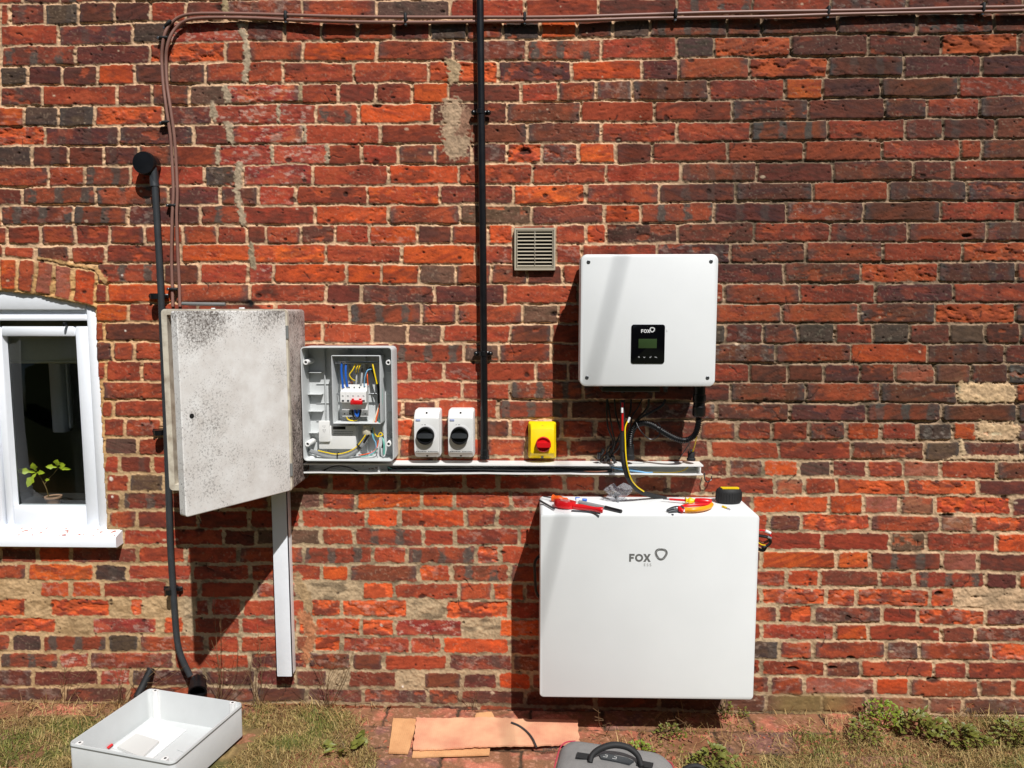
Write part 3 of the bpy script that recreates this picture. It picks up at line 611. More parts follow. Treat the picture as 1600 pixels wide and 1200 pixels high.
# ------------------------------------------------------------------ dark grey waste pipe with its round cover
p0 = thing('waste_pipe', P(295, 1055, .03), 'thin dark grey pipe running down from a round black cover past the meter cabinet', 'pipe')
b = MB(); b.tube([P(u, v, .032) for u, v in [(240,262),(242,290),(245,340),(248.5,400),(251.5,460),(254,520),(259,640),(262.5,740),(266,850),(271,930),(275,985),(279,1012),(286,1033),(297,1056)]], .0094, 16)
b.build('pipe_run', M['dk_grey'], p0)
b = MB(); c = P(236.5, 259, 0); b.lathe([(.0001, 0), (.028, 0), (.0305, .004), (.0315, .03), (.033, .031), (.033, .043), (.031, .047), (.0001, .0475)], c, (0, -1, 0), 32); b.build('round_cover', M['black'], p0)
b = MB(); b.tube([P(240, 268, .026), P(241.5, 292, .031)], .0125, 16); b.build('socket', M['dk_grey'], p0)
for (u, v) in ((250.5, 463), (256, 673), (273, 918)):
    b = MB(); c = P(u, v, 0)
    b.lathe([(.0115, -.008), (.0135, -.008), (.0135, .008), (.0115, .008)], c+Vector((0, -.032, 0)), (0, 0, 1), 20)
    b.box(c.x-.030, c.x+.030, -.012, -.006, c.z-.007, c.z+.007, .003); b.box(c.x-.012, c.x+.012, -.02, .002, c.z-.008, c.z+.008, .002)
    for sx in (-.023, .023): b.lathe([(.0001, 0), (.0045, 0), (.0045, .005), (.003, .007), (.0001, .007)], c+Vector((sx, -.012, 0)), (0, -1, 0), 12)
    b.build('pipe_clamp', M['black'], p0)
g = thing('drain_socket', G(308, 1085), 'black open ended drain socket in the dead grass under the thin grey pipe', 'pipe fitting')
c = P(309, 1075, .062); ax = Vector((.30, -.80, -.28)).normalized()
b = MB(); b.lathe([(.0001, -.036), (.022, -.036), (.024, -.030), (.024, 0), (.027, .0), (.027, .018), (.0215, .018), (.0215, -.012), (.0001, -.012)], c, ax, 28); b.build('socket_body', M['black'], g)
b = MB(); b.lathe([(.0001, -.012), (.024, -.012), (.0001, -.011)], c, ax, 20); b.build('inner_dark', M['darkgap'], g)
g = MB(); g.tube([P(236, 1044, .012), P(231, 1056, .025), P(222, 1074, .045), P(214, 1090, .07)], .0115, 12)
tag(g.build('hose_stub', M['black_mt']), 'short scuffed black hose leaning against the wall behind the white plastic cover', 'hose')

# ------------------------------------------------------------------ tall black conduit
t = thing('black_conduit', P(757, 716, 0), 'tall glossy black conduit running from the top of the wall down to the white trunking', 'conduit')
b = MB(); b.tube([P(748.5, -190, .024), P(750, 0, .024), P(752, 180, .024), P(754.5, 400, .024), P(757, 704, .024)], .0108, 20); b.build('conduit_tube', M['black'], t)
b = MB(); c = P(757.3, 708, .024); b.lathe([(.0108, .012), (.0126, .011), (.0126, -.008), (.0145, -.009), (.0145, -.017), (.0108, -.018)], c, (0, 0, 1), 24); b.build('end_coupler', M['black'], t)
for (u, v) in ((752, 178), (755.5, 552)):
    b = MB(); c = P(u, v, 0); b.lathe([(.011, -.007), (.0128, -.006), (.0128, .006), (.011, .007)], c+Vector((0, -.024, 0)), (0, 0, 1), 24)
    b.box(c.x-.012, c.x+.012, -.02, .002, c.z-.008, c.z+.008, .003)
    b.box(c.x-.022, c.x+.022, -.014, -.006, c.z-.006, c.z+.006, .003)
    for sx in (-.0215, .0215): b.lathe([(.0001, 0), (.006, .0), (.0075, .004), (.0072, .009), (.0045, .0125), (.0001, .0135)], c+Vector((sx, -.008, 0)), (0, -1, 0), 18)
    b.build('saddle_clamp', M['black'], t)

# ------------------------------------------------------------------ louvred wall vent
x0, x1, z0, z1 = FR(803.5, 356, 868, 422.5, .014)
t = thing('wall_vent', ((x0+x1)/2, 0, z0), 'square stone coloured louvred wall vent left of the white inverter', 'vent')
b = MB(); b.tray(x0, x1, z0, z1, 0, -.014, .002, .0062, floor=-.001); b.build('vent_frame', M['vent'], t)
b = MB(); i0, i1, j0, j1 = x0+.0095, x1-.0095, z0+.0095, z1-.0095
b.tray(i0-.002, i1+.002, j0-.002, j1+.002, -.0012, -.0135, .001, .0022, floor=-.002); n = 10
for k in range(n):
    zc = j0+(j1-j0)*(k+.5)/n; b.loft([[(xx, -.0130, zc-.0026), (xx, -.0118, zc-.0032), (xx, -.0045, zc+.0016), (xx, -.0055, zc+.0024)] for xx in (i0, i1)])
b.box((x0+x1)/2-.001, (x0+x1)/2+.001, -.0128, -.003, j0, j1, .0004); b.build('louvres', M['vent'], t)
b = MB(); b.box(i0-.001, i1+.001, -.0034, -.0024, j0-.001, j1+.001, .0002); b.build('duct_shade', M['darkgap'], t)  # near-black sheet standing in for the shade behind the louvres

# ------------------------------------------------------------------ wall inverter
def letters(b, txt, x, z, h, y, th=.18, adv=.86, mi=0):
    """raised capitals F O X E S, left to right, h tall, on the plane y"""
    o = (0, y, 0); s = h*th
    for ch in txt:
        if ch == 'F': b.prism([(x, z), (x+s, z), (x+s, z+h*.38), (x+h*.56, z+h*.38), (x+h*.56, z+h*.38+s), (x+s, z+h*.38+s), (x+s, z+h-s), (x+h*.66, z+h-s), (x+h*.66, z+h), (x, z+h)], o, UX, UZ, UN, .0004, mi); x += h*.72
        elif ch == 'O': b.ribbon(ell(x+h*.5, z+h*.5, h*.5-s/2, h*.5-s/2, 28), s, o, UX, UZ, UN, .0004, True, mi); x += h*1.02
        elif ch == 'X':
            q = s*1.25; w_ = h*.92; m_ = x+w_/2; c_ = z+h/2
            b.prism([(x, z), (x+q, z), (m_, c_-q*.62), (x+w_-q, z), (x+w_, z), (m_+q*.55, c_), (x+w_, z+h), (x+w_-q, z+h), (m_, c_+q*.62), (x+q, z+h), (x, z+h), (m_-q*.55, c_)], o, UX, UZ, UN, .0004, mi); x += h*1.0
        elif ch == 'E': b.prism([(x, z), (x+h*.55, z), (x+h*.55, z+s), (x+s, z+s), (x+s, z+h*.5-s/2), (x+h*.48, z+h*.5-s/2), (x+h*.48, z+h*.5+s/2), (x+s, z+h*.5+s/2), (x+s, z+h-s), (x+h*.55, z+h-s), (x+h*.55, z+h), (x, z+h)], o, UX, UZ, UN, .0004, mi); x += h*adv
        elif ch == 'S':
            pt = [(.55, .82), (.42, .93), (.22, .93), (.08, .8), (.1, .62), (.28, .52), (.42, .46), (.54, .32), (.5, .14), (.34, .06), (.16, .07), (.03, .2)]
            b.ribbon([(x+a*h, z+c*h) for a, c in pt], s, o, UX, UZ, UN, .0004, False, mi); x += h*adv
    return b
def tri_ring(b, cx, cz, r, wd, y, rot=0, mi=0, sq=1.0, hh=.0004):
    pts = []
    for i in range(40):
        a = 2*PI*i/40; q = r*(1+.085*math.cos(3*(a-rot))); pts.append((cx+q*math.cos(a)*sq, cz+q*math.sin(a)))
    b.ribbon(pts, wd, (0, y, 0), UX, UZ, UN, hh, True, mi); return b
dI = .165
x0, x1, z0, z1 = FR(906.5, 397, 1120.5, 604, dI)
t = thing('inverter', ((x0+x1)/2, 0, z0), 'square white inverter with a small black display panel, hung above the battery', 'inverter')
b = MB(); b.rr(x0, x1, z0, z1, -.105, -dI, .018, .006, 8); b.build('front_cover', M['white_case'], t)
b = MB(); b.rr(x0+.006, x1-.006, z0+.004, z1-.004, -.02, -.106, .012, .002)
for k in range(16):
    xx = x0+.02+k*(x1-x0-.04)/15; b.box(xx-.0015, xx+.0015, -.019, -.004, z0+.03, z1-.03, .0005)
b.build('heat_sink', M['sink'], t)
b = MB(); b.box(x0+.08, x1-.08, -.006, .001, z0+.12, z1-.06, .001); b.build('wall_bracket', M['zinc'], t)
for (u, v) in ((919.5, 409.5), (1111, 408.5), (917, 590), (1105.5, 590.5)):
    c = P(u, v, dI); b = MB(); b.lathe([(.0001, -.001), (.0052, -.001), (.0052, .0008), (.0044, .0014), (.0026, .0014), (.0026, .0004), (.0001, .0004)], c, UN, 18); b.build('cover_screw', M['zinc'], t)
a0, a1, c0, c1 = FR(986, 507, 1038.5, 568, dI)
dp = MB(); dp.rr(a0, a1, c0, c1, -dI+.001, -dI-.0022, .007, .0006, 6); dp = dp.build('display_panel', M['gloss_black'], t)
yd = -dI-.0023
q0, q1, e0, e1 = FR(997.5, 529.5, 1026, 544, dI); b = MB(); b.rr(q0, q1, e0, e1, yd+.001, yd-.0003, .0006, .0002); b.build('lcd_screen', M['lcd'], dp)
b = MB(); c = P(1001.5, 519.6, dI); letters(b, 'FOX', c.x, c.z-.0006, .0094, yd, .22); c = P(1019, 515, dI); tri_ring(b, c.x, c.z, .0058, .0026, yd, .4); b.build('logo', M['white_print'], dp)
b = MB()
for i, u in enumerate((998, 1006.5, 1016, 1024.5)):
    c = P(u, 558, dI); o = (c.x, yd, c.z)
    if i == 0: b.ribbon([(-.002, -.001), (0, .002), (.002, -.001)], .0009, o, UX, UZ, UN, .0003)
    if i == 1: b.ribbon([(-.002, .001), (0, -.002), (.002, .001)], .0009, o, UX, UZ, UN, .0003)
    if i == 2: b.ribbon([(-.0024, 0), (-.0006, -.0016), (.0026, .0022)], .0009, o, UX, UZ, UN, .0003)
    if i == 3: b.ribbon([(-.0026, .0016), (-.0026, .0000), (.0010, .0000), (.0028, -.0016)], .0009, o, UX, UZ, UN, .0003)
b.build('button_icons', M['white_print'], dp)
b = MB(); c = P(1042, 516, dI); b.rr(c.x-.0022, c.x+.0022, c.z-.004, c.z+.004, -dI+.0005, -dI-.0004, .0006, .0002); b.build('sticker', M['paper'], t)
# glands and plugs on its underside
zb = z0
for (u, d_) in ((949, .085), (960.5, .085), (973, .10), (986, .07), (1003, .06), (1014, .09), (1040, .08)):
    c = P(u, 608, d_); b = MB(); b.lathe([(.007, .012), (.008, 0), (.0085, -.004), (.0085, -.012), (.006, -.014), (.0055, -.024), (.0001, -.025)], (c.x, -d_, zb), (0, 0, 1), 14); b.build('cable_gland', M['dk_grey'], t)
b = MB(); c = P(978, 610, .07); b.box(c.x-.075, c.x+.09, -.12, -.03, zb-.020, zb+.006, .003); b.build('connector_block', M['black'], t)

dG = .10
cg = thing('flexible_conduit', P(985, 715, .04), 'black corrugated conduit looping from under the inverter to the white trunking', 'conduit')
b = MB(); c = P(1093, 608, dG)
b.lathe([(.0165, .02), (.0165, -.028), (.019, -.03), (.019, -.048), (.0165, -.05), (.0165, -.062), (.0185, -.064), (.0185, -.088), (.0155, -.092), (.0001, -.093)], (c.x, -dG, zb), (0, 0, 1), 22); b.build('conduit_gland', M['black'], cg)
path = [P(1092, 652, .10), P(1090, 668, .10), P(1084, 681, .10), P(1071, 688, .10), P(1055, 685, .10), P(1038, 676, .09), P(1020, 665, .08), P(1004, 661, .075), P(991, 668, .065), P(985, 684, .055), P(984, 700, .045), P(984, 716, .04)]
pp = catmull(path, 22); n_ = len(pp)
b = MB(); b.tube(pp, lambda q: .0083+.0011*(1 if int(q*(n_-1)) % 4 < 2 else -1), 14, smooth=False); b.build('corrugated_hose', M['black'], cg, 25)
b = MB(); c = P(984, 700, .042); b.lathe([(.010, .012), (.0125, .01), (.0125, -.018), (.0145, -.02), (.0145, -.034), (.01, -.035)], c, (0, 0, 1), 18); b.build('end_gland', M['black_mt'], cg)

def wire(name, mt, pts, r, label, cat='cable', group=None, n=8, parts=None):
    b = MB(); b.tube([P(*p) for p in pts], r, n, sub=8); return tag(b.build(name, M[mt]), label, cat, group)
hz = thing('battery_lead', P(973, 672, .1), 'black cable with a yellow wire strapped along it, from inverter to battery top', 'cable')
b = MB(); b.tube([P(*p) for p in [(972.5,625,.10),(972.5,650,.105),(972.5,673,.105),(972.5,700,.11),(975,725,.12),(981,745,.115),(991,760,.09),(1005,770,.06),(1022,775,.035),(1040,779,.02)]], .0072, 12, sub=8); b.build('black_sheath', M['black_mt'], hz)
b = MB(); b.tube([P(*p) for p in [(972.5,629,.1065),(972.5,650,.1115),(972.5,673,.1115)]], .0031, 10); b.build('red_sleeve', M['red'], hz)
b = MB(); b.tube([P(*p) for p in [(972,637,.1125),(972,645,.1145)]], .0034, 10); b.build('white_marker', M['paper'], hz)
b = MB(); b.tube([P(*p) for p in [(983,654,.10),(977,668,.108),(977,690,.118),(978,712,.128),(980.5,730,.130),(986,748,.124),(995,760,.10),(1006,768,.073)]], .0019, 8, sub=8); b.build('earth_wire', M['yellow'], hz)
b = MB(); b.tube([P(984,652,.10), P(981,660,.102)], .0034, 8); b.build('wire_tip', M['paper'], hz)
for (u, v, d_) in ((973.5, 704, .112), (976.5, 726, .12), (982, 745, .115), (996, 764, .08)):
    b = MB(); b.lathe([(.0078, -.002), (.0092, -.002), (.0092, .002), (.0078, .002)], P(u, v, d_-.002), (.3, 0, 1) if v < 735 else (.8, .3, -.8), 14); b.build('cable_tie', M['black'], hz)
gI = 'thin black signal cables hanging from the inverter'
wire('signal_cable', 'black', [(948,624,.085),(948,645,.08),(950,668,.07),(957,688,.06),(955,702,.05),(944,712,.045),(938,722,.04)], .0024, 'leftmost thin black cable hanging from the underside of the inverter', group=gI)
wire('signal_cable', 'black', [(949,624,.085),(953,650,.08),(957,672,.07),(960,690,.06),(956,706,.05),(952,722,.04)], .0024, 'second thin black cable under the inverter, crossing behind the leftmost one', group=gI)
wire('signal_cable', 'black', [(960,624,.085),(962,645,.08),(967,664,.08),(971,682,.07),(966,700,.055),(958,710,.05),(960,724,.04)], .0026, 'thin black cable under the inverter directly left of the red sleeved one', group=gI)
wire('signal_cable', 'black', [(986,624,.07),(985,640,.075),(980,658,.07),(970,676,.06),(962,694,.05),(954,708,.045)], .0026, 'thin black cable sweeping left behind the red sleeved one under the inverter', group=gI)
wire('signal_cable', 'black', [(1014,624,.09),(1012,636,.085),(1003,648,.08),(992,660,.07),(984,676,.06),(975,694,.055),(968,712,.045)], .0034, 'thicker black cable running diagonally down left from the right group of glands', group=gI)
wire('signal_cable', 'black', [(1040,624,.08),(1034,634,.08),(1018,644,.08),(1002,652,.075),(991,662,.07)], .0036, 'black cable joining the top of the corrugated conduit bend', group=gI)
wire('looped_wire', 'black', [(1003,624,.06),(996,638,.065),(988,650,.07),(985,665,.07),(975,688,.06),(962,690,.05),(950,700,.05),(946,716,.04)], .0022, 'thin black wire running diagonally behind the red sleeved cable')
wire('looped_wire', 'black', [(992,655,.075),(1000,672,.09),(1015,686,.095),(1028,682,.095),(1032,668,.09),(1028,660,.08)], .0015, 'hair thin wire drooping in a loop below the corrugated hose')
b = MB(); 
for k, (u, v) in enumerate(((936, 712), (941, 706), (950, 713), (955, 705), (948, 716), (958, 716))):
    c = P(u, v, .045); b.lathe([(.003, .010), (.006, .008), (.0065, -.006), (.004, -.010), (.0001, -.0105)], c, (math.sin(k*2.1)*.5, -.3, 1), 12)
tag(b.build('plug_cluster', M['black']), 'small heap of black cable plugs resting on the white trunking under the inverter', 'cable plugs')
e = thing('small_gland', P(1080, 718, .03), 'black round gland with thin red and yellow wires on the right end of the trunking', 'cable gland')
c = P(1080, 713, .035); b = MB(); b.lathe([(.0001, .022), (.006, .02), (.0105, .012), (.0105, -.004), (.013, -.006), (.013, -.012), (.0001, -.012)], c, (0, 0, 1), 16); b.build('gland_body', M['black_mt'], e)
b = MB(); b.tube([P(1088, 683, .09), P(1086, 694, .07), P(1082, 708, .035)], .0019, 8); b.build('yellow_wire', M['yellow'], e)
b = MB(); b.tube([P(1078, 692, .085), P(1077, 700, .06), P(1078, 710, .035)], .0017, 8); b.build('red_wire', M['brownwire'], e)
b = MB(); b.tube([P(1078, 692, .085), P(1070, 704, .06), P(1061, 717, .03)], .0015, 8); b.build('black_wire', M['black'], e)
wire('hook_wire', 'black', [(1101,739,.01),(1101,748,.02),(1105,753,.022),(1111,750,.02),(1112,744,.01)], .0017, 'little black wire hook on the wall at the right end of the white trunking')

# ------------------------------------------------------------------ open white trunking with the wires in it
dT = .056
A = P(474, 724.5, dT); B_ = P(1099, 727, dT); C_ = P(474, 739.5, dT); D_ = P(1099, 742.5, dT)
t = thing('cable_trunking', (A.x, 0, C_.z), 'long white open cable trunking on the wall between the meter cabinet and the battery leads', 'trunking')
def zl(p, q, x): return p.z+(q.z-p.z)*(x-p.x)/(q.x-p.x)
b = MB(); th = .0016
xs = [A.x+(B_.x-A.x)*k/24 for k in range(25)]
wv_ = [.0007*math.sin(k*1.3)+.0005*math.sin(k*2.9) for k in range(25)]
b.loft([[(x, 0, zl(A, B_, x)), (x, -dT, zl(A, B_, x)), (x, -dT, zl(A, B_, x)-.004), (x, -dT+th, zl(A, B_, x)-.004), (x, -dT+th, zl(A, B_, x)-th), (x, -.002, zl(A, B_, x)-th), (x, -.002, zl(C_, D_, x)+th), (x, -dT+th, zl(C_, D_, x)+th+w_), (x, -dT+th, zl(C_, D_, x)+.0045+w_), (x, -dT, zl(C_, D_, x)+.0045+w_), (x, -dT, zl(C_, D_, x)+w_), (x, 0, zl(C_, D_, x))] for x, w_ in zip(xs, wv_)], closed=True)
b.build('channel', M['white_pl'], t)
b = MB(); b.box(B_.x-.010, B_.x-.006, -dT+.002, -.003, D_.z+.002, B_.z-.002, .0005); b.build('end_cap', M['white_pl'], t)
gT = 'wires lying in the open trunking'
wire('trunk_wire', 'black', [(500,738,.02),(520,729,.045),(540,729,.045),(560,737,.03)], .0021, 'short black wire arched inside the trunking under the open white enclosure', group=gT)
for k, (oy, dd, ph) in enumerate(((0, .030, 0), (2, .040, 1.6), (4.5, .034, 3.1))):
    wire('trunk_wire', 'black', [(606+70*j, 731.5+oy+1.3*math.sin(j*1.5+ph)+j*.25, dd+.006*math.sin(j+ph)) for j in range(6)], .0034, ['topmost', 'middle', 'lowest'][k]+' of three long black cables lying in the open trunking', group=gT)
wire('trunk_wire', 'teal', [(606,730,.03),(616,735,.042),(630,735,.04),(645,731,.03)], .0024, 'short teal wire in the trunking at the corner of the open enclosure', group=gT)
wire('trunk_wire', 'lblue', [(955,730,.03),(975,734,.042),(1000,737,.045),(1018,741,.047)], .0024, 'light blue wire in the trunking below the flexible conduit', group=gT)
wire('trunk_wire', 'lblue', [(962,728,.02),(985,733,.035),(1008,738,.045),(1020,738,.047)], .0020, 'second light blue wire just above the other in the trunking below the flexible conduit', group=gT)
wire('trunk_wire', 'yellow', [(1000,737,.03),(1030,738,.035),(1055,738,.035),(1070,734,.03),(1077,727,.02)], .0014, 'thin yellow green wire along the right end of the open trunking', group=gT)
wire('trunk_wire', 'brownwire', [(912,736,.04),(935,737,.045),(960,734,.04)], .0022, 'brown wire lying in the trunking left of the black and yellow battery lead', group=gT)
b = MB(); c = P(592, 738, .05); b.lathe([(.004, 0), (.0035, .006), (.0012, .014), (.0001, .016)], (c.x, -.048, c.z+.002), (0, 0, 1), 12); tag(b.build('plastic_plug', M['white_pl']), 'tiny white conical plug standing in the trunking under the enclosure', 'plug')

# ------------------------------------------------------------------ rotary isolators
def isolator():
    w_, h_, d_ = .0765, .143, .072
    t = thing('rotary_isolator', (0, 0, 0), 'x', 'switch', 'white rotary isolators on the trunking')
    b = MB()
    def ring(i, y, tz, bz): return [(px, y, pz) for px, pz in rrect(-w_/2+i, w_/2-i, bz, h_-tz, .008, 5)]
    b.loft([ring(0, 0, 0, 0), ring(0, -.038, 0, 0), ring(.0004, -.040, .0004, .0004), ring(.0012, -.041, .001, .001), ring(.0012, -.052, .003, .002), ring(.0014, -.067, .017, .015), ring(.003, -.0695, .020, .018)])
    b.build('housing', M['white_pl'], t)
    b = MB(); b.lathe([(.0001, 0), (.030, 0), (.030, .0008), (.0001, .0008)], (.0, -.0694, .070), UN, 40); b.build('dial_plate', M['white_print'], t)
    kn = MB(); kn.lathe([(.0001, 0), (.0262, 0), (.0262, .012), (.0250, .0135), (.0215, .0135), (.0205, .007), (.0001, .007)], (-.002, -.0701, .070), UN, 40); kn = kn.build('knob', M['black'], t)
    b = MB(); b.prism([(-.0225, -.004), (-.017, -.0065), (.017, -.0065), (.0225, -.004), (.0225, .004), (.017, .0065), (-.017, .0065), (-.0225, .004)], (-.002, -.0765, .070), UX, UZ, UN, .0095); b.build('knob_grip', M['dk_grey'], kn)  # grip lighter than the knob: its highlight is put into the colour
    b = MB(); b.box(-.0245, -.0215, -.0845, -.083, .0685, .0715, .0003); b.build('red_mark', M['red'], kn)
    for zz in (.0075, .1345):
        b = MB(); yy = -.0575 if zz < .05 else -.0580; b.lathe([(.0001, -.003), (.0032, -.003), (.0032, .0015), (.0001, .0012)], (0, yy, zz), (0, -1, .5 if zz > .05 else -.5), 14); b.build('fixing_hole', M['darkgap'], t)
    b = MB(); b.box(-.031, -.018, -.0705, -.069, .1118, .1172, .0002); b.build('blue_label', M['blue_print'], t)
    b = MB()
    for k in range(4): b.box(-.0295+k*.0028, -.0280+k*.0028, -.0708, -.0700, .1132, .1158, .0001)
    b.build('label_marks', M['white_print'], t)
    b = MB()
    rn = random.Random(2)
    x = -.031
    while x < .030:
        l_ = rn.uniform(.0015, .0045)
        if not -.003 < x < .002: b.box(x, x+l_, -.0705, -.069, .0208, .0222, .0001)
        x += l_+.0012
    b.build('small_print', M['dark_print'], t)
    b = MB()
    for sx in (-.013, -.006, -.003): b.box(sx, sx+.0018, -.0705, -.069, .1010, .1024, .0001)
    b.build('dial_print', M['dark_print'], t)
    return t
iso = isolator(); i2 = copy_tree(iso)
for o, u, lb in ((iso, 666.5, 'left one of two white rotary isolators with black knob, nearer the open enclosure'), (i2, 719.5, 'right one of two white rotary isolators with black knob, beside the tall black conduit')):
    c = P(u, 717, .072); o.location = (c.x, 0, c.z); tag(o, lb)
x0, x1, z0, z1 = FR(825.5, 661.5, 869.5, 718.5, .045)
t = thing('emergency_isolator', ((x0+x1)/2, 0, z0), 'yellow isolator switch with a red round knob on the white trunking', 'switch')
b = MB(); cx = (x0+x1)/2
b.loft([[(px, y, pz) for px, pz in rrect(x0+i, x1-i, z0+j, z1-k, .005, 4)] for i, j, k, y in ((0, 0, 0, 0), (0, 0, 0, -.020), (.0006, .0006, .0006, -.021), (.0055, .003, .003, -.027), (.0065, .018, .017, -.044), (.0072, .019, .018, -.045))]); b.build('housing', M['yellow'], t)
ck = P(849, 694, .05); kn = MB(); kn.lathe([(.0001, 0), (.0215, 0), (.0225, .002), (.0225, .012), (.0205, .014), (.0195, .0085), (.0001, .0085)], (ck.x, -.0447, ck.z), UN, 36); kn = kn.build('knob', M['red'], t)
b = MB(); b.prism([(-.0195, -.005), (-.014, -.0075), (.014, -.0075), (.022, -.006), (.022, .006), (.014, .0065), (-.014, .0065), (-.0195, .005)], (ck.x, -.0525, ck.z), UX, UZ, UN, .014); b.build('knob_grip', M['red'], kn)
for v in (667, 713.5):
    c = P(848, v, .031); b = MB(); b.lathe([(.0001, -.004), (.004, -.004), (.004, .0045), (.0001, .003)], (cx, c.y, c.z), (0, -1, .4 if v < 690 else -.4), 14); b.build('screw', M['zinc'], t)

# ------------------------------------------------------------------ open enclosure with its switchgear
x0, x1, z0, z1 = FR(471.5, 542, 614, 721, .075); dE = .075
t = thing('open_enclosure', ((x0+x1)/2, 0, z0), 'open light grey plastic enclosure full of wiring and breakers, right of the weathered cabinet', 'electrical box')
b = MB(); b.tray(x0, x1, z0, z1, 0, -dE, .012, .0035, floor=-.004, n=7); b.build('enclosure_shell', M['grey_pl'], t)
fy_ = -.0042
b = MB()
for v in (582, 616, 642.5, 676): 
    c = P(490, v, .02); b.box(x0+.0036, x0+.045, -.026, fy_, c.z-.0008, c.z+.0008, .0002); b.box(x1-.028, x1-.0036, -.020, fy_, c.z-.0008, c.z+.0008, .0002)
for u in (507.5, 545, 572, 597):
    c = P(u, 570, .01); b.box(c.x-.0009, c.x+.0009, -.014, fy_, z0+.01, z1-.0036, .0002)
for u in (500, 510):
    for v in (600, 630, 658): c = P(u, v, .01); b.box(c.x-.012, c.x+.008, -.0075, fy_, c.z-.0006, c.z+.0006, .0002)
b.build('moulded_ribs', M['grey_pl'], t)
for (u, v) in ((477.5, 566), (606.5, 566.5), (480.5, 694), (607, 694)):
    c = P(u, v, .066); b = MB(); b.lathe([(.0001, .062), (.0085, .062), (.0075, 0.001), (.0070, 0), (.0042, 0), (.0042, .012), (.0001, .012)], c, (0, 1, 0), 18); b.build('screw_boss', M['white_pl'], t)
    b = MB(); b.lathe([(.0001, .006), (.0041, .006), (.0001, .0061)], c, (0, 1, 0), 14); b.build('screw_hole', M['darkgap'], t)
# inner breaker housing
a0, a1, c0, c1 = FR(518.5, 555.5, 594.5, 662.5, .070)
ih = MB(); ih.tray(a0, a1, c0, c1, fy_, -.070, .003, .0022, floor=-.0062); ih = ih.build('breaker_housing', M['grey_pl'], t)
b = MB(); c = P(555, 608, .03); b.box(a0+.003, a1-.003, -.030, -.027, c.z-.0175, c.z+.0175-.03, .0005); b.build('din_rail', M['steel'], ih)
b = MB(); c = P(556, 565, .05); b.box(a0+.006, a1-.006, -.052, -.040, c.z-.006, c.z+.001, .0008)
for k in range(16): b.lathe([(.0001, .001), (.0018, .001), (.0001, .0012)], (a0+.012+k*.0068, -.0525, c.z-.0025), UN, 8)
b.build('terminal_bar', M['steel'], ih)
# breakers: five modules with stepped faces
bx0, bx1, bz0, bz1 = FR(532, 601, 572.5, 655, .062)
wm = (bx1-bx0)/5
for k in range(5):
    xa, xb = bx0+k*wm+.0002, bx0+(k+1)*wm-.0002; hh = (.003 if k == 4 else 0)
    prof = [(-.030, bz0+.006), (-.030, bz1-.004+hh), (-.046, bz1-.001+hh), (-.048, bz1-.018+hh*.5), (-.063, bz1-.022), (-.063, bz1-.052), (-.047, bz1-.056), (-.046, bz0+.006)]
    mb = MB(); mb.loft([[(x, y, z) for y, z in prof] for x in (xa, xb)]); mb = mb.build('breaker', M['white_pl'], ih)
    b = MB(); b.lathe([(.0001, .0006), (.0022, .0006), (.0001, .001)], ((xa+xb)/2, -.0475, bz1-.010+hh), UN, 10); b.build('terminal_screw', M['darkgap'], mb)
    b = MB(); b.box((xa+xb)/2-.0035, (xa+xb)/2+.0035, -.0640, -.0620, bz1-.050, bz1-.045, .0002)
    b.box((xa+xb)/2-.003, (xa+xb)/2+.002, -.0634, -.0620, bz1-.0330, bz1-.0320, .0001); b.box((xa+xb)/2-.003, (xa+xb)/2+.003, -.0634, -.0620, bz1-.0355, bz1-.0347, .0001); b.build('marking', M['dark_print'], mb)
    b = MB(); b.box(xa, xb, -.0465, -.0445, bz0+.008, bz0+.026, .0003); b.lathe([(.0001, .0003), (.0022, .0003), (.0001, .0006)], ((xa+xb)/2, -.0466, bz0+.014), UN, 10, 1); b.build('lower_terminals', [M['mid_grey'], M['darkgap']], mb)
b = MB(); c0_, c1_, e0, e1 = FR(547.5, 625.5, 566, 632, .070); b.box(c0_, c1_, -.073, -.0632, e0, e1, .0012); b.box(c0_+.003, c0_+.010, -.069, -.0632, e1-.0002, e1+.005, .001); b.box(c1_-.010, c1_-.003, -.069, -.0632, e1-.0002, e1+.005, .001); b.build('red_switch_lever', M['red'], ih)
def iw(mt, pts, r, par, name='wire'):
    b = MB(); b.tube([P(*p) for p in pts], r, 8, sub=7); return b.build(name, M[mt], par)
iw('blue', [(534,566,.05),(533.5,580,.05),(535,596,.05),(536,606,.048)], .0033, ih, 'blue_wire'); iw('blue', [(541,566,.045),(540,580,.052),(541,594,.052),(543,604,.048)], .0033, ih, 'blue_wire')
iw('yellow', [(556,568,.045),(551,578,.05),(546,586,.05),(551,593,.045),(558,596,.03)], .0017, ih, 'earth_wire'); iw('yellow', [(561,568,.045),(557,576,.05),(556,583,.04)], .0015, ih, 'earth_wire'); iw('yellow', [(564,568,.045),(561,575,.05),(560,582,.04)], .0015, ih, 'earth_wire')
iw('yellow', [(582,568,.05),(585,582,.055),(589,600,.055)], .0021, ih, 'earth_wire'); iw('black', [(574,580,.04),(580,576,.035),(586,590,.04),(591,606,.035),(592,630,.03)], .0042, ih, 'black_wire'); iw('greywire', [(556,604,.044),(557,590,.035),(556,580,.02)], .0030, ih, 'grey_wire'); iw('greywire', [(564,602,.046),(565,590,.04),(566,576,.02)], .0034, ih, 'grey_wire')
iw('lblue', [(569,604,.048),(570,590,.056),(574,579,.055),(580,577,.045)], .0017, ih, 'pale_blue_wire'); iw('orange', [(575,602,.048),(574,590,.05),(574,582,.045)], .0017, ih, 'brown_wire'); iw('brownwire', [(544,600,.035),(550,597,.03),(549,604,.044)], .0022, ih, 'brown_wire')
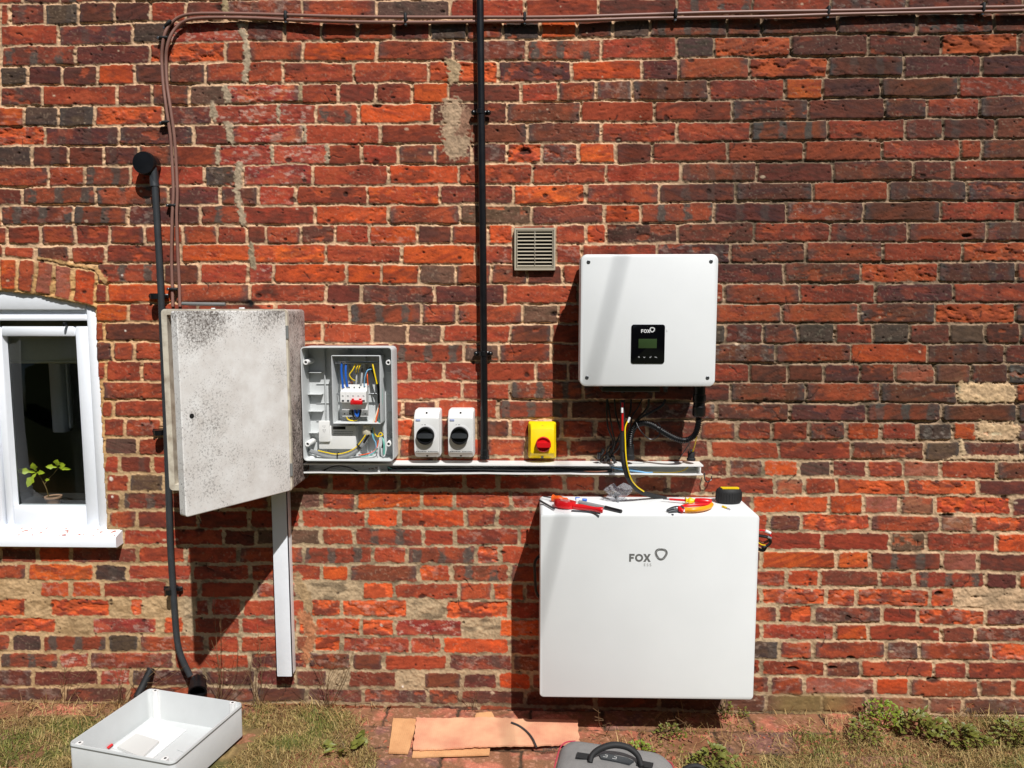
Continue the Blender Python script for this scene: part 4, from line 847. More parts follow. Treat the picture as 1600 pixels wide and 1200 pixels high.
iw('yellow', [(542,641,.044),(541.5,650,.044),(545,656,.04),(556,657,.04),(560,652,.04)], .0017, ih, 'earth_wire'); iw('black', [(550,640,.046),(552,650,.046),(557,655,.046),(562,650,.046),(563,640,.046)], .0024, ih, 'black_wire'); iw('blue', [(554,640,.049),(556,648,.050),(559,650,.050),(561,640,.049)], .0028, ih, 'blue_wire')
iw('teal', [(597,606,.04),(597,630,.045),(594,650,.055),(592,662,.058)], .0017, ih, 'green_wire'); iw('orange', [(594,630,.045),(590,646,.05),(587,660,.055)], .0018, ih, 'brown_wire'); iw('cream', [(592,634,.04),(587,650,.05),(583,661,.055)], .0020, ih, 'pale_wire'); iw('black', [(594,612,.03),(595,640,.038),(593,660,.045)], .0026, ih, 'black_wire')
# smart meter module
a0, a1, c0, c1 = FR(498.5, 659.5, 556, 701.5, .038)
sm = MB(); sm.rr(a0, a1, c0, c1-.012, fy_+.0002, -.040, .002, .001); sm = sm.build('meter_module', M['white_pl'], t)
s0, s1, s2, s3 = FR(498.5, 657.5, 515.5, 690, .044); b = MB(); b.rr(s0, s1, s2, s3, -.0398, -.047, .003, .001); b.build('module_cover', M['white_pl'], sm)
s0, s1, s2, s3 = FR(520, 666.5, 539.5, 671, .042); b = MB(); b.box(s0, s1, -.0408, -.0398, s2, s3, .0002); b.build('display_window', M['black'], sm)
b = MB(); rn = random.Random(4)
for v in (674.5, 677.2, 680):
    c = P(521, v, .042); x = c.x; xe = P(551, v, .042).x
    while x < xe:
        l_ = rn.uniform(.0012, .0042); b.box(x, min(x+l_, xe), -.0406, -.0398, c.z-.0006, c.z+.0006, .0001); x += l_+.001
c = P(506, 672, .05)
for sx in (-.003, .003): b.lathe([(.0001, .0003), (.0014, .0003), (.0001, .0005)], (c.x+sx, -.0469, c.z), UN, 8)
b.ribbon([(-.005, .016), (.005, .016), (0, .010)], .0008, (c.x, -.0469, c.z-.004), UX, UZ, UN, .0002, True); b.ribbon([(-.004, -.004), (.004, -.004), (0, -.009)], .0007, (c.x, -.0469, c.z), UX, UZ, UN, .0002, True)
b.build('small_print', M['dark_print'], sm)
# gland and incoming cable
b = MB(); c = P(574, 664, .04); b.lathe([(.0125, 0), (.0125, -.010), (.0155, -.012), (.0155, -.026), (.0125, -.030), (.0105, -.030)], (c.x, -.040, c.z), (0, 0, 1), 8); b.build('cream_gland', M['cream'], t)
iw('pale_grey_cable', [(480,703,.035),(492,707,.045),(508,712,.05),(524,714,.052),(542,712,.052),(556,705,.05),(566,695,.048),(573,684,.045),(577,672,.042)], .0072, t, 'grey_cable')
iw('yellow', [(497,704,.054),(512,707.5,.058),(526,709.5,.060),(542,706.5,.060),(556,699,.058),(566,687,.056),(575,674,.050)], .0016, t, 'earth_wire')
iw('black', [(566,696,.050),(573,684,.050),(580,672,.046)], .0042, t, 'black_sheath')
for (u, v, ax) in ((528, 711.5, (1, 0, 0)), (561.5, 697, (.7, 0, .7))):
    b = MB(); b.lathe([(.0085, -.0014), (.0100, -.0014), (.0100, .0014), (.0085, .0014)], P(u, v, .054), ax, 16); b.build('cable_tie', M['black'], t)
iw('lblue', [(580,672,.045),(583,684,.045),(587,692,.045),(587,703,.045),(578,709,.045),(566,711,.04)], .0017, t, 'pale_blue_wire'); iw('teal', [(582,668,.045),(584,684,.045),(588,700,.045),(580,711,.05),(564,713.5,.05)], .0015, t, 'green_wire'); iw('orange', [(591,688,.045),(589,698,.045),(583,706,.045),(570,710,.045),(560,711,.04)], .0016, t, 'brown_wire')
iw('yellow', [(584,668,.045),(586,678,.045),(590,682,.045),(598,680,.045),(594,676,.045),(590,683,.045)], .0016, t, 'earth_wire'); iw('paper', [(593,684,.045),(592,700,.04),(590,713,.035)], .0017, t, 'white_wire'); iw('teal', [(597,680,.04),(600,694,.05),(600,710,.05)], .0030, t, 'green_sleeve'); iw('black_mt', [(597,676,.04),(599,688,.045),(597,700,.045)], .0024, t, 'black_wire')
b = MB(); c = P(490, 713, .03); b.lathe([(.0001, .006), (.010, .005), (.011, .001), (.011, 0), (.0001, 0)], (c.x, -.035, z0+.0036), (0, 0, 1), 14); b.build('blanking_cap', M['white_pl'], t)

# ------------------------------------------------------------------ weathered meter cabinet with its door ajar
dC = .16
x0, x1, z0, z1 = FR(259, 483.5, 452, 766, dC)
t = thing('meter_cabinet', ((x0+x1)/2, 0, z0), 'old weathered off white meter cabinet with lichen stains and its door hanging ajar', 'meter cabinet')
b = MB(); b.tray(x0, x1, z0, z1, 0, -dC, .010, .014, floor=-.012); b.build('cabinet_body', M['grp_side'], t)
b = MB()
for i, y in ((0, -dC-.0006),):
    b.loft([[(px, y_, pz) for px, pz in rrect(x0+q, x1-q, z0+q, z1-q, max(.010-q, .003), 5)] for q, y_ in ((-.0012, -dC+.012), (-.0012, -dC-.001), (.0146, -dC-.001), (.0146, -dC+.030))], cap0=False, cap1=False)
b.build('rim', M['grp_rim'], t)
b = MB(); b.box(x0+.016, x1-.016, -.018, -.0122, z0+.016, z1-.016, .001)
for zz in (.18, .44): b.box(x0+.016, x0+.09, -.10, -.018, z0+zz*.95, z0+zz*.95+.012, .002)
b.build('back_board', M['terra'], t)
al = math.radians(58); wd = .325; hx, hy = x1-.002, -dC-.004
def dpt(u_, n_, z): # u along door from hinge, n outward thickness
    return (hx-u_*math.cos(al)-n_*math.sin(al), hy-u_*math.sin(al)+n_*math.cos(al)*-1, z)
zd0, zd1 = z0+.001, z1-.003
def door_ring(i, n_): 
    return [dpt(pu, n_, pz) for pu, pz in rrect(i, wd-i, zd0+i, zd1-i, .006, 4)]
# face outward is to the left front when swung open: outward normal of the closed door is -y
def dloc(u_, o_, z):
    ux_, uy_ = -math.cos(al), -math.sin(al); nx_, ny_ = math.sin(al), -math.cos(al)
    return (hx+ux_*u_+nx_*o_, hy+uy_*u_+ny_*o_, z)
def dr(i, o_, r=.007): return [dloc(pu, o_, pz) for pu, pz in rrect(i, wd-i, zd0+i, zd1-i, max(r-i, .001), 4)]
dm = MB(); dm.loft([dr(.004, -.024), dr(0, -.024), dr(0, -.001), dr(.0012, 0), dr(.003, .0003)])
dm.loft([dr(.004, -.023), dr(.004, -.004)], cap0=False, cap1=True)
door = dm.build('door', M['grp_door'], t)
b = MB(); 
# keyhole near the free edge: find the door point seen at (300, 650)
r_ = ray(300, 650); best = min((( (Vector(dloc(u_/200*wd, .0004, 0)).x/(D+Vector(dloc(u_/200*wd, .0004, 0)).y) - r_[0]/r_[1])**2, u_/200*wd) for u_ in range(201)))[1]
kp = dloc(best, .0002, 0); kz = H+r_[2]/r_[1]*(D+kp[1])
nn = Vector((math.sin(al), -math.cos(al), 0)); uu = Vector((-math.cos(al), -math.sin(al), 0))
b.prism(ell(0, 0, .0062, .0062, 16), (kp[0], kp[1], kz), uu, UZ, nn, .0008); b.build('keyhole', M['darkgap'], door)
for zz in (zd0+.06, zd1-.06):
    b = MB(); b.lathe([(.004, -.018), (.004, .018)], (hx+.002, hy+.004, zz), (0, 0, 1), 10); b.build('hinge', M['mid_grey'], t)
# bits lying on the cabinet roof
c = P(316, 473, .05); b = MB(); b.tube([P(285, 474.5, .03), P(318, 475, .04), P(352, 475.5, .04)], .0052, 12)
tag(b.build('pipe_offcut', M['mid_grey']), 'short grey pipe offcut lying on top of the weathered meter cabinet', 'pipe offcut')
for (u, s_, lb) in ((333, .006, 'left'), (378, .008, 'right')):
    c = P(u, 479, .10); b = MB(); b.box(c.x-s_, c.x+s_, c.y-s_*.6, c.y+s_*.6, z1+.0002, z1+s_*.7, .002); tag(b.build('mortar_crumb', M['white_pl']), lb+' of two small white crumbs lying on top of the meter cabinet', 'crumb', 'white crumbs on the cabinet')
x0_, x1_, z0_, z1_ = FR(428.5, 745, 450.5, 1057, .042)
t = thing('vertical_trunking', ((x0_+x1_)/2, 0, z0_), 'upright white plastic trunking dropping from under the meter cabinet nearly to the ground', 'trunking')
b = MB(); b.rr(x0_, x1_, z0_, z1_, 0, -.034, .0015, .0008); b.build('base_channel', M['white_pl'], t)
b = MB(); b.tray(x0_-.0008, x1_+.0008, z0_+.0005, z1_, -.020, -.042, .002, .0006, floor=-.0405); b.rr(x0_-.0008, x1_+.0008, z0_+.0005, z1_, -.030, -.042, .0018, .0012); b.build('snap_lid', M['paint'], t)

# ------------------------------------------------------------------ wall battery
dB = .20
x0, x1, z0, z1 = FR(843.5, 803.5, 1182.5, 1092, dB)
t = thing('battery', ((x0+x1)/2, 0, z0), 'large white wall battery box low on the wall with tools lying on its top', 'battery')
b = MB(); b.rr(x0, x1, z0, z1, -.012, -dB, .012, .005, 7); b.build('case', M['white_case'], t)
b = MB(); b.box(x0+.05, x1-.05, -.0118, .002, z0+.1, z1-.1, .001); b.build('wall_bracket', M['sink'], t)
b = MB(); o_ = P(983, 877.5, dB); hL = P(983, 865, dB).z-o_.z; letters(b, 'FOX', o_.x, o_.z, hL*.98, -dB-.0001, .23)
c = P(1033, 865.5, dB); tri_ring(b, c.x, c.z, .0142, .0064, -dB-.0001, .5, sq=1.02); b.build('logo', M['grey_print'], t)
b = MB(); tri_ring(b, c.x-.0006, c.z+.0006, .0146, .0009, -dB-.0001, 1.3, sq=1.02, hh=.0007); o_ = P(1006, 884.5, dB); letters(b, 'ESS', o_.x, o_.z, .0078, -dB-.0001, .2, 1.02); b.build('logo_small', M['lgrey_print'], t)
ztop = z1; BX0, BX1 = x0, x1
# connectors at the sides
pg = thing('battery_plugs', P(1190, 842, .08), 'red and black plugs and leads poking out of the right side of the battery', 'cable plugs')
for mt, pts, r in (('red', [(1180,829,.1),(1193,829,.1),(1202,833,.1),(1205,840,.1)], .0030), ('paper', [(1196,829.5,.106),(1204,833,.106)], .0042), ('black', [(1180,836,.11),(1192,838,.11),(1200,840,.11),(1204,846,.105),(1200,852,.1),(1190,856,.1)], .0044), ('steel', [(1199,839,.114),(1205,841,.114)], .004), ('brownwire', [(1181,843,.1),(1192,848,.1),(1201,844,.1),(1205,838,.1)], .0036), ('black', [(1181,856,.1),(1192,860,.09),(1197,854,.09)], .0048), ('yellow', [(1182,846,.11),(1190,851,.11),(1196,852,.11)], .0014)):
    iw(mt, pts, r, pg, {'red': 'red_lead', 'paper': 'white_marker', 'black': 'black_lead', 'steel': 'metal_tip', 'brownwire': 'dark_red_lead', 'yellow': 'yellow_wire'}[mt])
wire('side_lead', 'black', [(846,865,.08),(836,878,.08),(836,900,.07),(838,925,.06),(848,940,.06)], .0045, 'black lead bulging out in the shadow at the left side of the battery')

# ------------------------------------------------------------------ tools on top of the battery
def T(u, v, h=0.0): return G(u, v, ztop+h)
c = T(882, 790); t = thing('insulation_tape', tuple(c), 'roll of red insulation tape lying flat at the left end of the battery top', 'tape roll')
c = T(882.5, 784.5, .0)
c = T(882, 792.5)
b = MB(); b.lathe([(.0135, .0), (.031, .0), (.0315, .001), (.0315, .0185), (.031, .0195), (.0135, .0195)], c, (.10, .12, 1), 36); b.build('tape', M['red'], t)
b = MB(); b.lathe([(.0132, .001), (.0134, .0198), (.0115, .0198), (.0115, .001)], c, (.10, .12, 1), 30); b.build('card_core', M['paper'], t)
b = MB(); b.lathe([(.0001, .002), (.0114, .002), (.0114, .004), (.0001, .004)], c, (.10, .12, 1), 24); b.build('hollow', M['lgrey_print'], t)
t = thing('cable_knife', tuple(T(920, 795)), 'red handled cable stripping knife reaching right from under the red tape roll', 'knife')
b = MB(); b.tube([T(896, 791, .008), T(915, 793, .0085), T(934, 796, .0085), T(942, 797, .008)], lambda q: .0072+.0012*math.sin(q*9), 12); b.build('handle', M['red'], t)
b = MB(); b.tube([T(843, 782, .006), T(852, 787, .006), T(866, 795, .006)], .0030, 8); b.build('blade', M['dsteel'], t)
b = MB(); b.tube([T(893, 798, .003), T(915, 799.5, .003), T(938, 802.5, .003)], .0026, 8); tag(b.build('steel_rod', M['dsteel']), 'dark steel rod lying along the front edge under the red knife handle', 'rod')
t = thing('orange_screwdriver', tuple(T(870, 778)), 'screwdriver with stubby orange handle behind the red tape roll', 'screwdriver')
b = MB(); b.tube([T(864, 778, .011), T(870, 779, .011), T(880, 780.5, .010), T(887, 782, .008)], lambda q: .0095-.004*q*q+.0012*math.cos(q*14), 14); b.build('handle', M['orange'], t)
b = MB(); b.tube([T(849, 775.5, .009), T(864, 778, .011)], .0018, 8); b.build('shaft', M['dsteel'], t)
t = thing('electrical_connector', tuple(T(908, 785)), 'small blue and white plastic connector lying behind the red knife handle', 'connector')
b = MB(); c = T(905, 782, .006); b.box(c.x-.010, c.x+.008, c.y-.006, c.y+.006, ztop+.0005, ztop+.012, .003); b.build('white_body', M['white_pl'], t)
for u, v in ((902, 779), (913, 781)):
    b = MB(); c = T(u, v, .010); b.tube([c+Vector((-.006, 0, 0)), c, c+Vector((.007, .001, -.001))], .0042, 10); b.build('blue_lever', M['blue'], t)
t = thing('marker_pen', tuple(T(945, 792)), 'grey marker pen with black cap lying beside the red knife handle', 'marker pen')
b = MB(); b.tube([T(905, 784, .0055), T(925, 788.5, .0055), T(948, 793.5, .0055)], .0050, 14); b.build('barrel', M['greywire'], t)
b = MB(); b.tube([T(946, 793, .0055), T(958, 796, .0055), T(971, 799, .0055)], lambda q: .0058-.0008*q, 14); b.build('cap', M['black'], t)
# plastic bag of screws
bg = thing('screw_bag', tuple(T(966, 786)), 'crumpled clear plastic bag of small metal screws on the battery top', 'bag')
c = T(964, 785, 0); rn = random.Random(9); b = MB(); rings = []
for i in range(9):
    q = i/8; rad = .030*math.sin(PI*(.12+.80*(1-q)**.7))+.004
    rings.append([Vector((c.x+.006*q+math.cos(a)*rad*1.1*(1+rn.uniform(-.24, .24)), c.y+.012+math.sin(a)*rad*.55*(1+rn.uniform(-.25, .25)), ztop+.001+q*.045*(1+.22*math.sin(a*2+1)))) for a in [2*PI*k/14 for k in range(14)]])
b.loft(rings); b.build('bag_film', M['bag'], bg, 12)
for k in range(9):
    b = MB(); p = Vector((c.x+rn.uniform(-.008, .008), c.y+.008+rn.uniform(-.006, .006), ztop+rn.uniform(.006, .028))); ax = Vector((rn.uniform(-1, 1), rn.uniform(-1, 1), rn.uniform(-1, 1)))
    b.lathe([(.0001, .009), (.0036, .0085), (.0036, .006), (.0016, .006), (.0016, -.008), (.0001, -.009)], p, ax, 10); b.build('screw', M['dsteel' if k % 2 else 'steel'], bg)
t = thing('insulated_screwdriver', tuple(T(1075, 782)), 'long insulated screwdriver with yellow collar and red handle lying behind the pliers', 'screwdriver')
b = MB(); b.tube([T(1046, 780, .010), T(1073, 782, .011)], .0032, 10); b.build('red_shaft', M['red'], t)
b = MB(); b.tube([T(1036, 779.5, .0095), T(1046, 780, .010)], .0018, 8); b.build('steel_tip', M['dsteel'], t)
b = MB(); b.tube([T(1071, 782, .011), T(1074, 782, .011), T(1079, 782.5, .011), T(1088, 783, .012)], lambda q: .0072+.0022*math.cos(q*10), 14); b.build('yellow_collar', M['yellow'], t)
b = MB(); b.tube([T(1087, 783, .012), T(1095, 783.5, .013), T(1104, 784, .013), T(1111, 784.5, .012)], lambda q: .0088+.0012*math.sin(q*PI), 14); b.build('red_handle', M['red'], t)
t = thing('insulated_pliers', tuple(T(1080, 794)), 'cutting pliers with red and yellow insulated handles near the front of the battery top', 'pliers')
b = MB(); b.tube([T(1042, 797.5, .006), T(1048, 796, .008), T(1055, 795, .0095), T(1062, 795, .009), T(1066, 795, .008)], lambda q: .0028+.0058*math.sin(min(1, q*1.15)*PI*.62), 12)
b.tube([T(1045, 799.5, .005), T(1054, 798, .006), T(1064, 797, .006)], lambda q: .003+.003*q, 10); b.build('jaws', M['dsteel'], t)
b = MB(); b.tube([T(1061, 794, .012), T(1064, 797, .009), T(1068, 798.5, .007)], .0065, 12); b.tube([T(1065, 792, .010), T(1072, 790, .011), T(1090, 789, .012), T(1111, 788, .011)], .0050, 12); b.build('red_grip', M['red'], t)
b = MB(); b.tube([T(1070, 797, .009), T(1085, 796.5, .011), T(1100, 794.5, .011), T(1109, 791.5, .010), T(1112, 788, .010)], lambda q: .0074-.0015*q, 14); b.build('yellow_grip', M['mango'], t)
b = MB(); b.lathe([(.0001, .003), (.0032, .0028), (.0036, 0), (.0001, -.001)], T(1056, 795.5, .018), (0, -.5, 1), 14); b.build('pivot', M['steel'], t)
b = MB(); b.tube([T(1024, 799, .002), T(1046, 797.5, .005)], .0011, 6); tag(b.build('steel_pick', M['steel']), 'thin steel pick lying in line with the jaws of the pliers', 'pick')
c = T(1142, 787); t = thing('tape_measure', tuple(c), 'chunky black tape measure with a yellow top stripe at the right end of the battery', 'tape measure')
cx = T(1142, 789).x; cy = T(1142, 787).y+.012
b = MB(); prof = [(.0001, 0), (.030, 0), (.0355, .004), (.037, .012), (.037, .030), (.0352, .038), (.030, .0425), (.0001, .0435)]
b.lathe([(r*1.0, h) for r, h in prof], (0, 0, 0), (0, 0, 1), 36); b.v = [(cx+x, cy+y*.72, ztop+z*1.02) for x, y, z in b.v]; b.build('rubber_case', M['black_mt'], t)
b = MB()
for k in range(30):
    a = 2*PI*k/30; b.tube([Vector((cx+.0372*math.cos(a), cy+.0372*.72*math.sin(a), ztop+.008)), Vector((cx+.0372*math.cos(a), cy+.0372*.72*math.sin(a), ztop+.034))], .0009, 6)
b.build('grip_ribs', M['black_mt'], t)
b = MB(); b.prism([(-.024, -.008), (.024, -.008), (.027, .004), (.024, .012), (-.024, .012), (-.027, .004)], (cx+.002, cy-.006, ztop+.0438), UX, (0, 1, 0), (0, 0, 1), .0022); b.build('yellow_stripe', M['yellow'], t)
t = thing('crimp_ferrule', tuple(T(1133, 792)), 'tiny yellow crimp ferrule lying in front of the tape measure', 'ferrule')
b = MB(); b.tube([T(1129, 791, .003), T(1135, 793.5, .003)], .0028, 10); b.build('collar', M['yellow'], t); b = MB(); b.tube([T(1135, 793.5, .003), T(1141, 796, .003)], .0014, 8); b.build('metal_sleeve', M['steel'], t)

# ------------------------------------------------------------------ the painted window
def WX(u, v, d): return P(u, v, d).x
zt_ = P(80, 484, -.015).z; zb_ = P(80, 832, -.015).z
xr = WX(157.5, 655, -.015); xi = WX(144, 655, -.015); xs1 = WX(129.5, 655, -.045); xs0 = WX(15.5, 655, -.045); xsl = WX(-3, 655, -.03)
cw = xi-xsl; xl2 = xsl-.018-cw; xl = xl2-(xr-xi)            # second casement to the left, out of the photo
wn = thing('window', ((xl+xr)/2, .03, zb_), 'white painted wooden casement window under the brick arch at the left edge', 'window')
b = MB()
zhead = P(80, 500, -.02).z; zarch = P(80, 452, -.015).z+.02
b.box(xi, xr+.004, .016, .075, zb_-.004, zarch, .003)                              # right jamb
b.box(xl-.004, xl2, .016, .075, zb_-.004, zarch, .003)
b.box(xsl-.018, xsl, .018, .075, zb_-.004, zhead+.001, .003)                      # mullion
b.box(xl2+.0004, xi-.0004, .014, .075, P(80, 484, -.015).z, zarch, .004)                      # head board
b.box(xl2+.0004, xi-.0004, .026, .075, zhead+.0, P(80, 484, -.015).z-.0004, .002)
b.box(xl2+.0004, xi-.0004, .018, .0255, zhead-.002, zhead+.012, .003)
b.build('frame', M['paint'], wn)
zs1 = P(80, 510, -.03).z; zg1 = P(80, 525, -.045).z; zg0 = P(80, 790, -.045).z; zs0 = P(80, 823, -.03).z
for off in (0, -(cw+.018)):
    sh = MB(); q = lambda x: x+off
    a0, a1 = q(xsl+.003), q(xi-.002)
    sh.box(a0, q(xs0), .030, .068, zs0, zs1, .004); sh.box(q(xs1), a1, .030, .068, zs0, zs1, .004)
    sh.box(q(xs0)+.0003, q(xs1)-.0003, .0305, .068, zg1, zs1, .004); sh.box(q(xs0)+.0003, q(xs1)-.0003, .0295, .068, zs0, zg0, .005)
    gz = .050
    for (e0, e1, f0, f1) in ((q(xs0)-.0005, q(xs0)+.006, zg0, zg1), (q(xs1)-.006, q(xs1)+.0005, zg0, zg1)): sh.loft([[(e0, gz, z), (e1, gz, z), ((e1 if e0 < q(xs0) else e0), .034 if False else gz, z), ((e0 if e0 < q(xs0) else e1), .034, z)] for z in (f0, f1)])
    sh = sh.build('casement', M['paint'], wn)
    g_ = MB(); g_.box(q(xs0)-.003, q(xs1)+.003, gz+.0005, gz+.0045, zg0-.003, zg1+.003, .0002); g_.build('pane', M['glass'], sh)
b = MB(); c = P(101.5, 506, -.02); b.box(c.x-.003, c.x+.003, .012, .03, c.z-.008, c.z+.004, .001); b.build('stay_pin', M['black'], wn)
b = MB(); zsf = P(90, 838, .035).z; zsb = P(90, 855, .035).z; x1s = P(182, 846, .035).x
b.loft([[(x, .02, P(90, 823, -.02).z), (x, -.004, P(90, 829, 0).z+.002), (x, -.035, zsf), (x, -.038, zsf-.004), (x, -.038, zsb+.002), (x, -.035, zsb), (x, -.02, zsb+.001), (x, .02, zsb+.004)] for x in (xl-.05, x1s-.0015, x1s)])
b.box(xl, xr-.004, .010, .075, P(90, 834, 0).z-.01, P(90, 823, -.02).z+.001, .003); b.build('sill', M['paint'], wn)
b = MB(); b.loft([[(x, .0105, P(90, 823, -.02).z+.0005), (x, -.004, P(90, 829, 0).z+.0045), (x, -.032, zsf+.0025), (x, -.032, zsf+.0010), (x, -.004, P(90, 829, 0).z+.003), (x, .0105, P(90, 823, -.02).z-.001)] for x in (xl-.04, x1s-.006)]); b.build('sill_top', M['sill'], wn)
# the room behind
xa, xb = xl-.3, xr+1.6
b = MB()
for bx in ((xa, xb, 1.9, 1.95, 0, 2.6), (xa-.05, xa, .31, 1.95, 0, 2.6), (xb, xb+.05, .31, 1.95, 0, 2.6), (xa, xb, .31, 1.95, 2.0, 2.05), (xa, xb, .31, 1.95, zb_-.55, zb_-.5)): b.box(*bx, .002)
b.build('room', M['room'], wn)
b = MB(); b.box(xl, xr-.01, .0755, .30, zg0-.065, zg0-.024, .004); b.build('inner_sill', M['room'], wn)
b = MB(); zbl = P(60, 564, -.10).z; b.box(xl+.02, xi-.005, .098, .101, zbl, zhead+.06, .001); b.tube([(xl+.02, .0995, zbl-.003), (xi-.005, .0995, zbl-.003)], .005, 10); b.build('roller_blind', M['blind'], wn)
b = MB(); pA = P(88, 620, -.42); b.box(pA.x-.024, pA.x+.022, .42, .46, P(90, 676, -.42).z, 2.0, .004); b.box(pA.x+.032, pA.x+.040, .43, .45, P(90, 670, -.42).z, 2.0, .003); b.build('standin_bars', M['room_bars'], wn)  # bars added in the room, standing in for the bar seen in the pane
b = MB(); c = P(80, 790, -.14)
pt = thing('potted_seedling', (c.x, .14, zg0-.0235), 'young seedling with lobed yellow green leaves in a small pale pot behind the window pane', 'plant')
cx = P(84, 788, -.14).x; zz0 = zg0-.0235
b = MB(); b.lathe([(.0001, 0), (.018, 0), (.024, .022), (.026, .024), (.026, .030), (.0225, .030), (.021, .026), (.0001, .026)], (cx, .14, zz0), (0, 0, 1), 24); b.build('pot', M['terra'], pt)
b = MB(); b.lathe([(.0001, 0), (.021, .001), (.0001, .004)], (cx, .14, zz0+.0262), (0, 0, 1), 14); b.build('soil', M['soil'], pt)
st = lambda *ps: [P(u, v, -.14+e) for u, v, e in ps]
b = MB(); b.tube(st((77, 782, 0), (73, 765, 0), (66, 750, 0), (60, 740, .01)), .0016, 7); b.tube(st((70, 756, 0), (76, 748, -.01), (84, 740, -.01), (92, 730, 0)), .0013, 7); b.build('stem', M['stemg'], pt)
b = MB(); rn = random.Random(3)
def leaf(b, c, dr_, L, W, up):
    dr_ = Vector(dr_).normalized(); s_ = dr_.cross(Vector(up)).normalized(); u_ = s_.cross(dr_).normalized(); c = Vector(c)
    pr = [(0, .02), (.18, .35), (.32, .30), (.5, .95), (.62, .7), (.78, .6), (1, .03)]
    top = [c+dr_*L*t+s_*W*w_+u_*L*.18*math.sin(t*2.6) for t, w_ in pr]; bot = [c+dr_*L*t-s_*W*w_+u_*L*.18*math.sin(t*2.6) for t, w_ in pr]; mid = [c+dr_*L*t+u_*L*(.18*math.sin(t*2.6)-.05) for t, w_ in pr]
    n = len(pr); b.add(top+mid+bot, [(i, i+1, n+i+1, n+i) for i in range(n-1)]+[(n+i, n+i+1, 2*n+i+1, 2*n+i) for i in range(n-1)])
for (u, v, dx, dz, L, W) in ((57, 738, -1, .15, .055, .010), (57, 736, -.1, .9, .03, .012), (57, 738, 1, 0, .036, .008), (57, 739, -.5, -1, .048, .014), (90, 730, -1, .1, .032, .008), (90, 729, .3, .9, .026, .014), (92, 730, .9, .3, .03, .012), (92, 731, 1, -.05, .052, .006), (70, 750, .9, .1, .022, .005)):
    leaf(b, P(u, v, -.135), (dx, -.25, dz), L*1.08, W*1.15, (0, -1, .35))
b.build('leaves', M['leafy'], pt)

# ------------------------------------------------------------------ ground
def ground():
    xs = np.concatenate([np.arange(-40, -2.6, 1.5), np.arange(-2.6, 2.8, .012), np.arange(2.8, 41, 1.5)])
    ys = np.concatenate([np.arange(.0, -1.2, -.012), np.arange(-1.2, -3, -.1), np.arange(-3, -42, -1.5)])
    X, Y = np.meshgrid(xs, ys); n = fbm(X*9, Y*9, 4, 5); n2 = fbm(X*60, Y*60, 3, 6)
    lm = np.where(X < -.62+.08*(fbm(X*3, Y*7, 2, 8)-.5), sstep(-.025, -.09, Y), sstep(-.14, -.26, Y)*np.where(X > .22, 1, 0))
    Z = -.016+.016*lm+.012*(n-.5)*lm+.004*(n2-.5)
    A = np.array(lin((118, 96, 62))); B = np.array(lin((88, 84, 46))); C_ = np.array(lin((150, 126, 84)))
    m = sstep(.4, .6, n)[..., None]; C = A*(1-m)+B*m; m = sstep(.5, .7, n2)[..., None]; C = C*(1-m)+C_*m
    far = sstep(-.6, -1.2, Y)[..., None]; C = C*(1-far)+np.array(lin((58, 64, 32)))*far
    tag(grid_mesh('lawn', X, Y, Z, C, np.ones((X.shape[0]-1, X.shape[1]-1), bool), M['ground']), kind='structure')
    # worn brick path against the wall
    xs = np.arange(-1.9, 2.1, .0035); ys = np.arange(.002, -.46, -.0035); X, Y = np.meshgrid(xs, ys)
    wx = X+(vn(X*60, Y*60, 3)-.5)*.007; wy = Y+(vn(X*50, Y*50, 4)-.5)*.007
    row = np.floor(-wy/.108).astype(int); off = np.where(row % 2 == 0, .0, .112)+row*.013; col = np.floor((wx+off)/.224).astype(int)
    fx = (wx+off)/.224-col; fy = -wy/.108-row; d = np.minimum(np.minimum(fx, 1-fx)*.224, np.minimum(fy, 1-fy)*.108)
    h1 = ((np.sin(col*12.9+row*78.2)*43758.5) % 1); h2 = ((np.sin(col*39.3+row*11.1)*24634.6) % 1)
    t = sstep(.002, .007, d+(vn(X*200, Y*200, 7)-.5)*.004); n = fbm(X*26, Y*26, 4, 9); n2 = fbm(X*120, Y*120, 3, 12)
    bh = (h1-.5)*.008+(fx-.5)*(h2-.5)*.006-.0022*n+.0016*n2
    Z = -.006+t*(.006+bh)+(1-t)*.002*n2
    P1 = np.array(lin((190, 116, 92))); P2 = np.array(lin((150, 88, 66))); P3 = np.array(lin((98, 80, 76)))
    m = (np.clip(h2*.8+(n-.5)*1.6, 0, 1))[..., None]; C = P1*(1-m)+P2*m
    dk = ((h1 > .78)*.7+sstep(.56, .68, n)*.35)[..., None].clip(0, .85); C = C*(1-dk)+P3*dk
    C *= (1+(n2-.5)*.5)[..., None]
    dd = (sstep(.36, .54, fbm(X*17, Y*20, 5, 31))*.8)[..., None]; C = C*(1-dd)+np.array(lin((128, 94, 66)))*dd; s = sstep(.62, .75, n2)[..., None]*.4; C = C*(1-s)+np.array(lin((214, 158, 132)))*s
    C = C*t[..., None]+np.array(lin((74, 58, 44)))*(1+(n2-.5)*.8)[..., None]*(1-t[..., None])
    er = (sstep(.46, .58, fbm(X*11, Y*14, 4, 15))*np.maximum(sstep(.25, .45, X), .75*sstep(-.5, -.7, X))*.85)[..., None]; C = C*(1-er)+np.array(lin((120, 84, 56)))*(1+(n2-.5)*.8)[..., None]*er
    tag(grid_mesh('path', X, Y, Z, C, np.ones((X.shape[0]-1, X.shape[1]-1), bool), M['ground']), kind='structure')
ground()

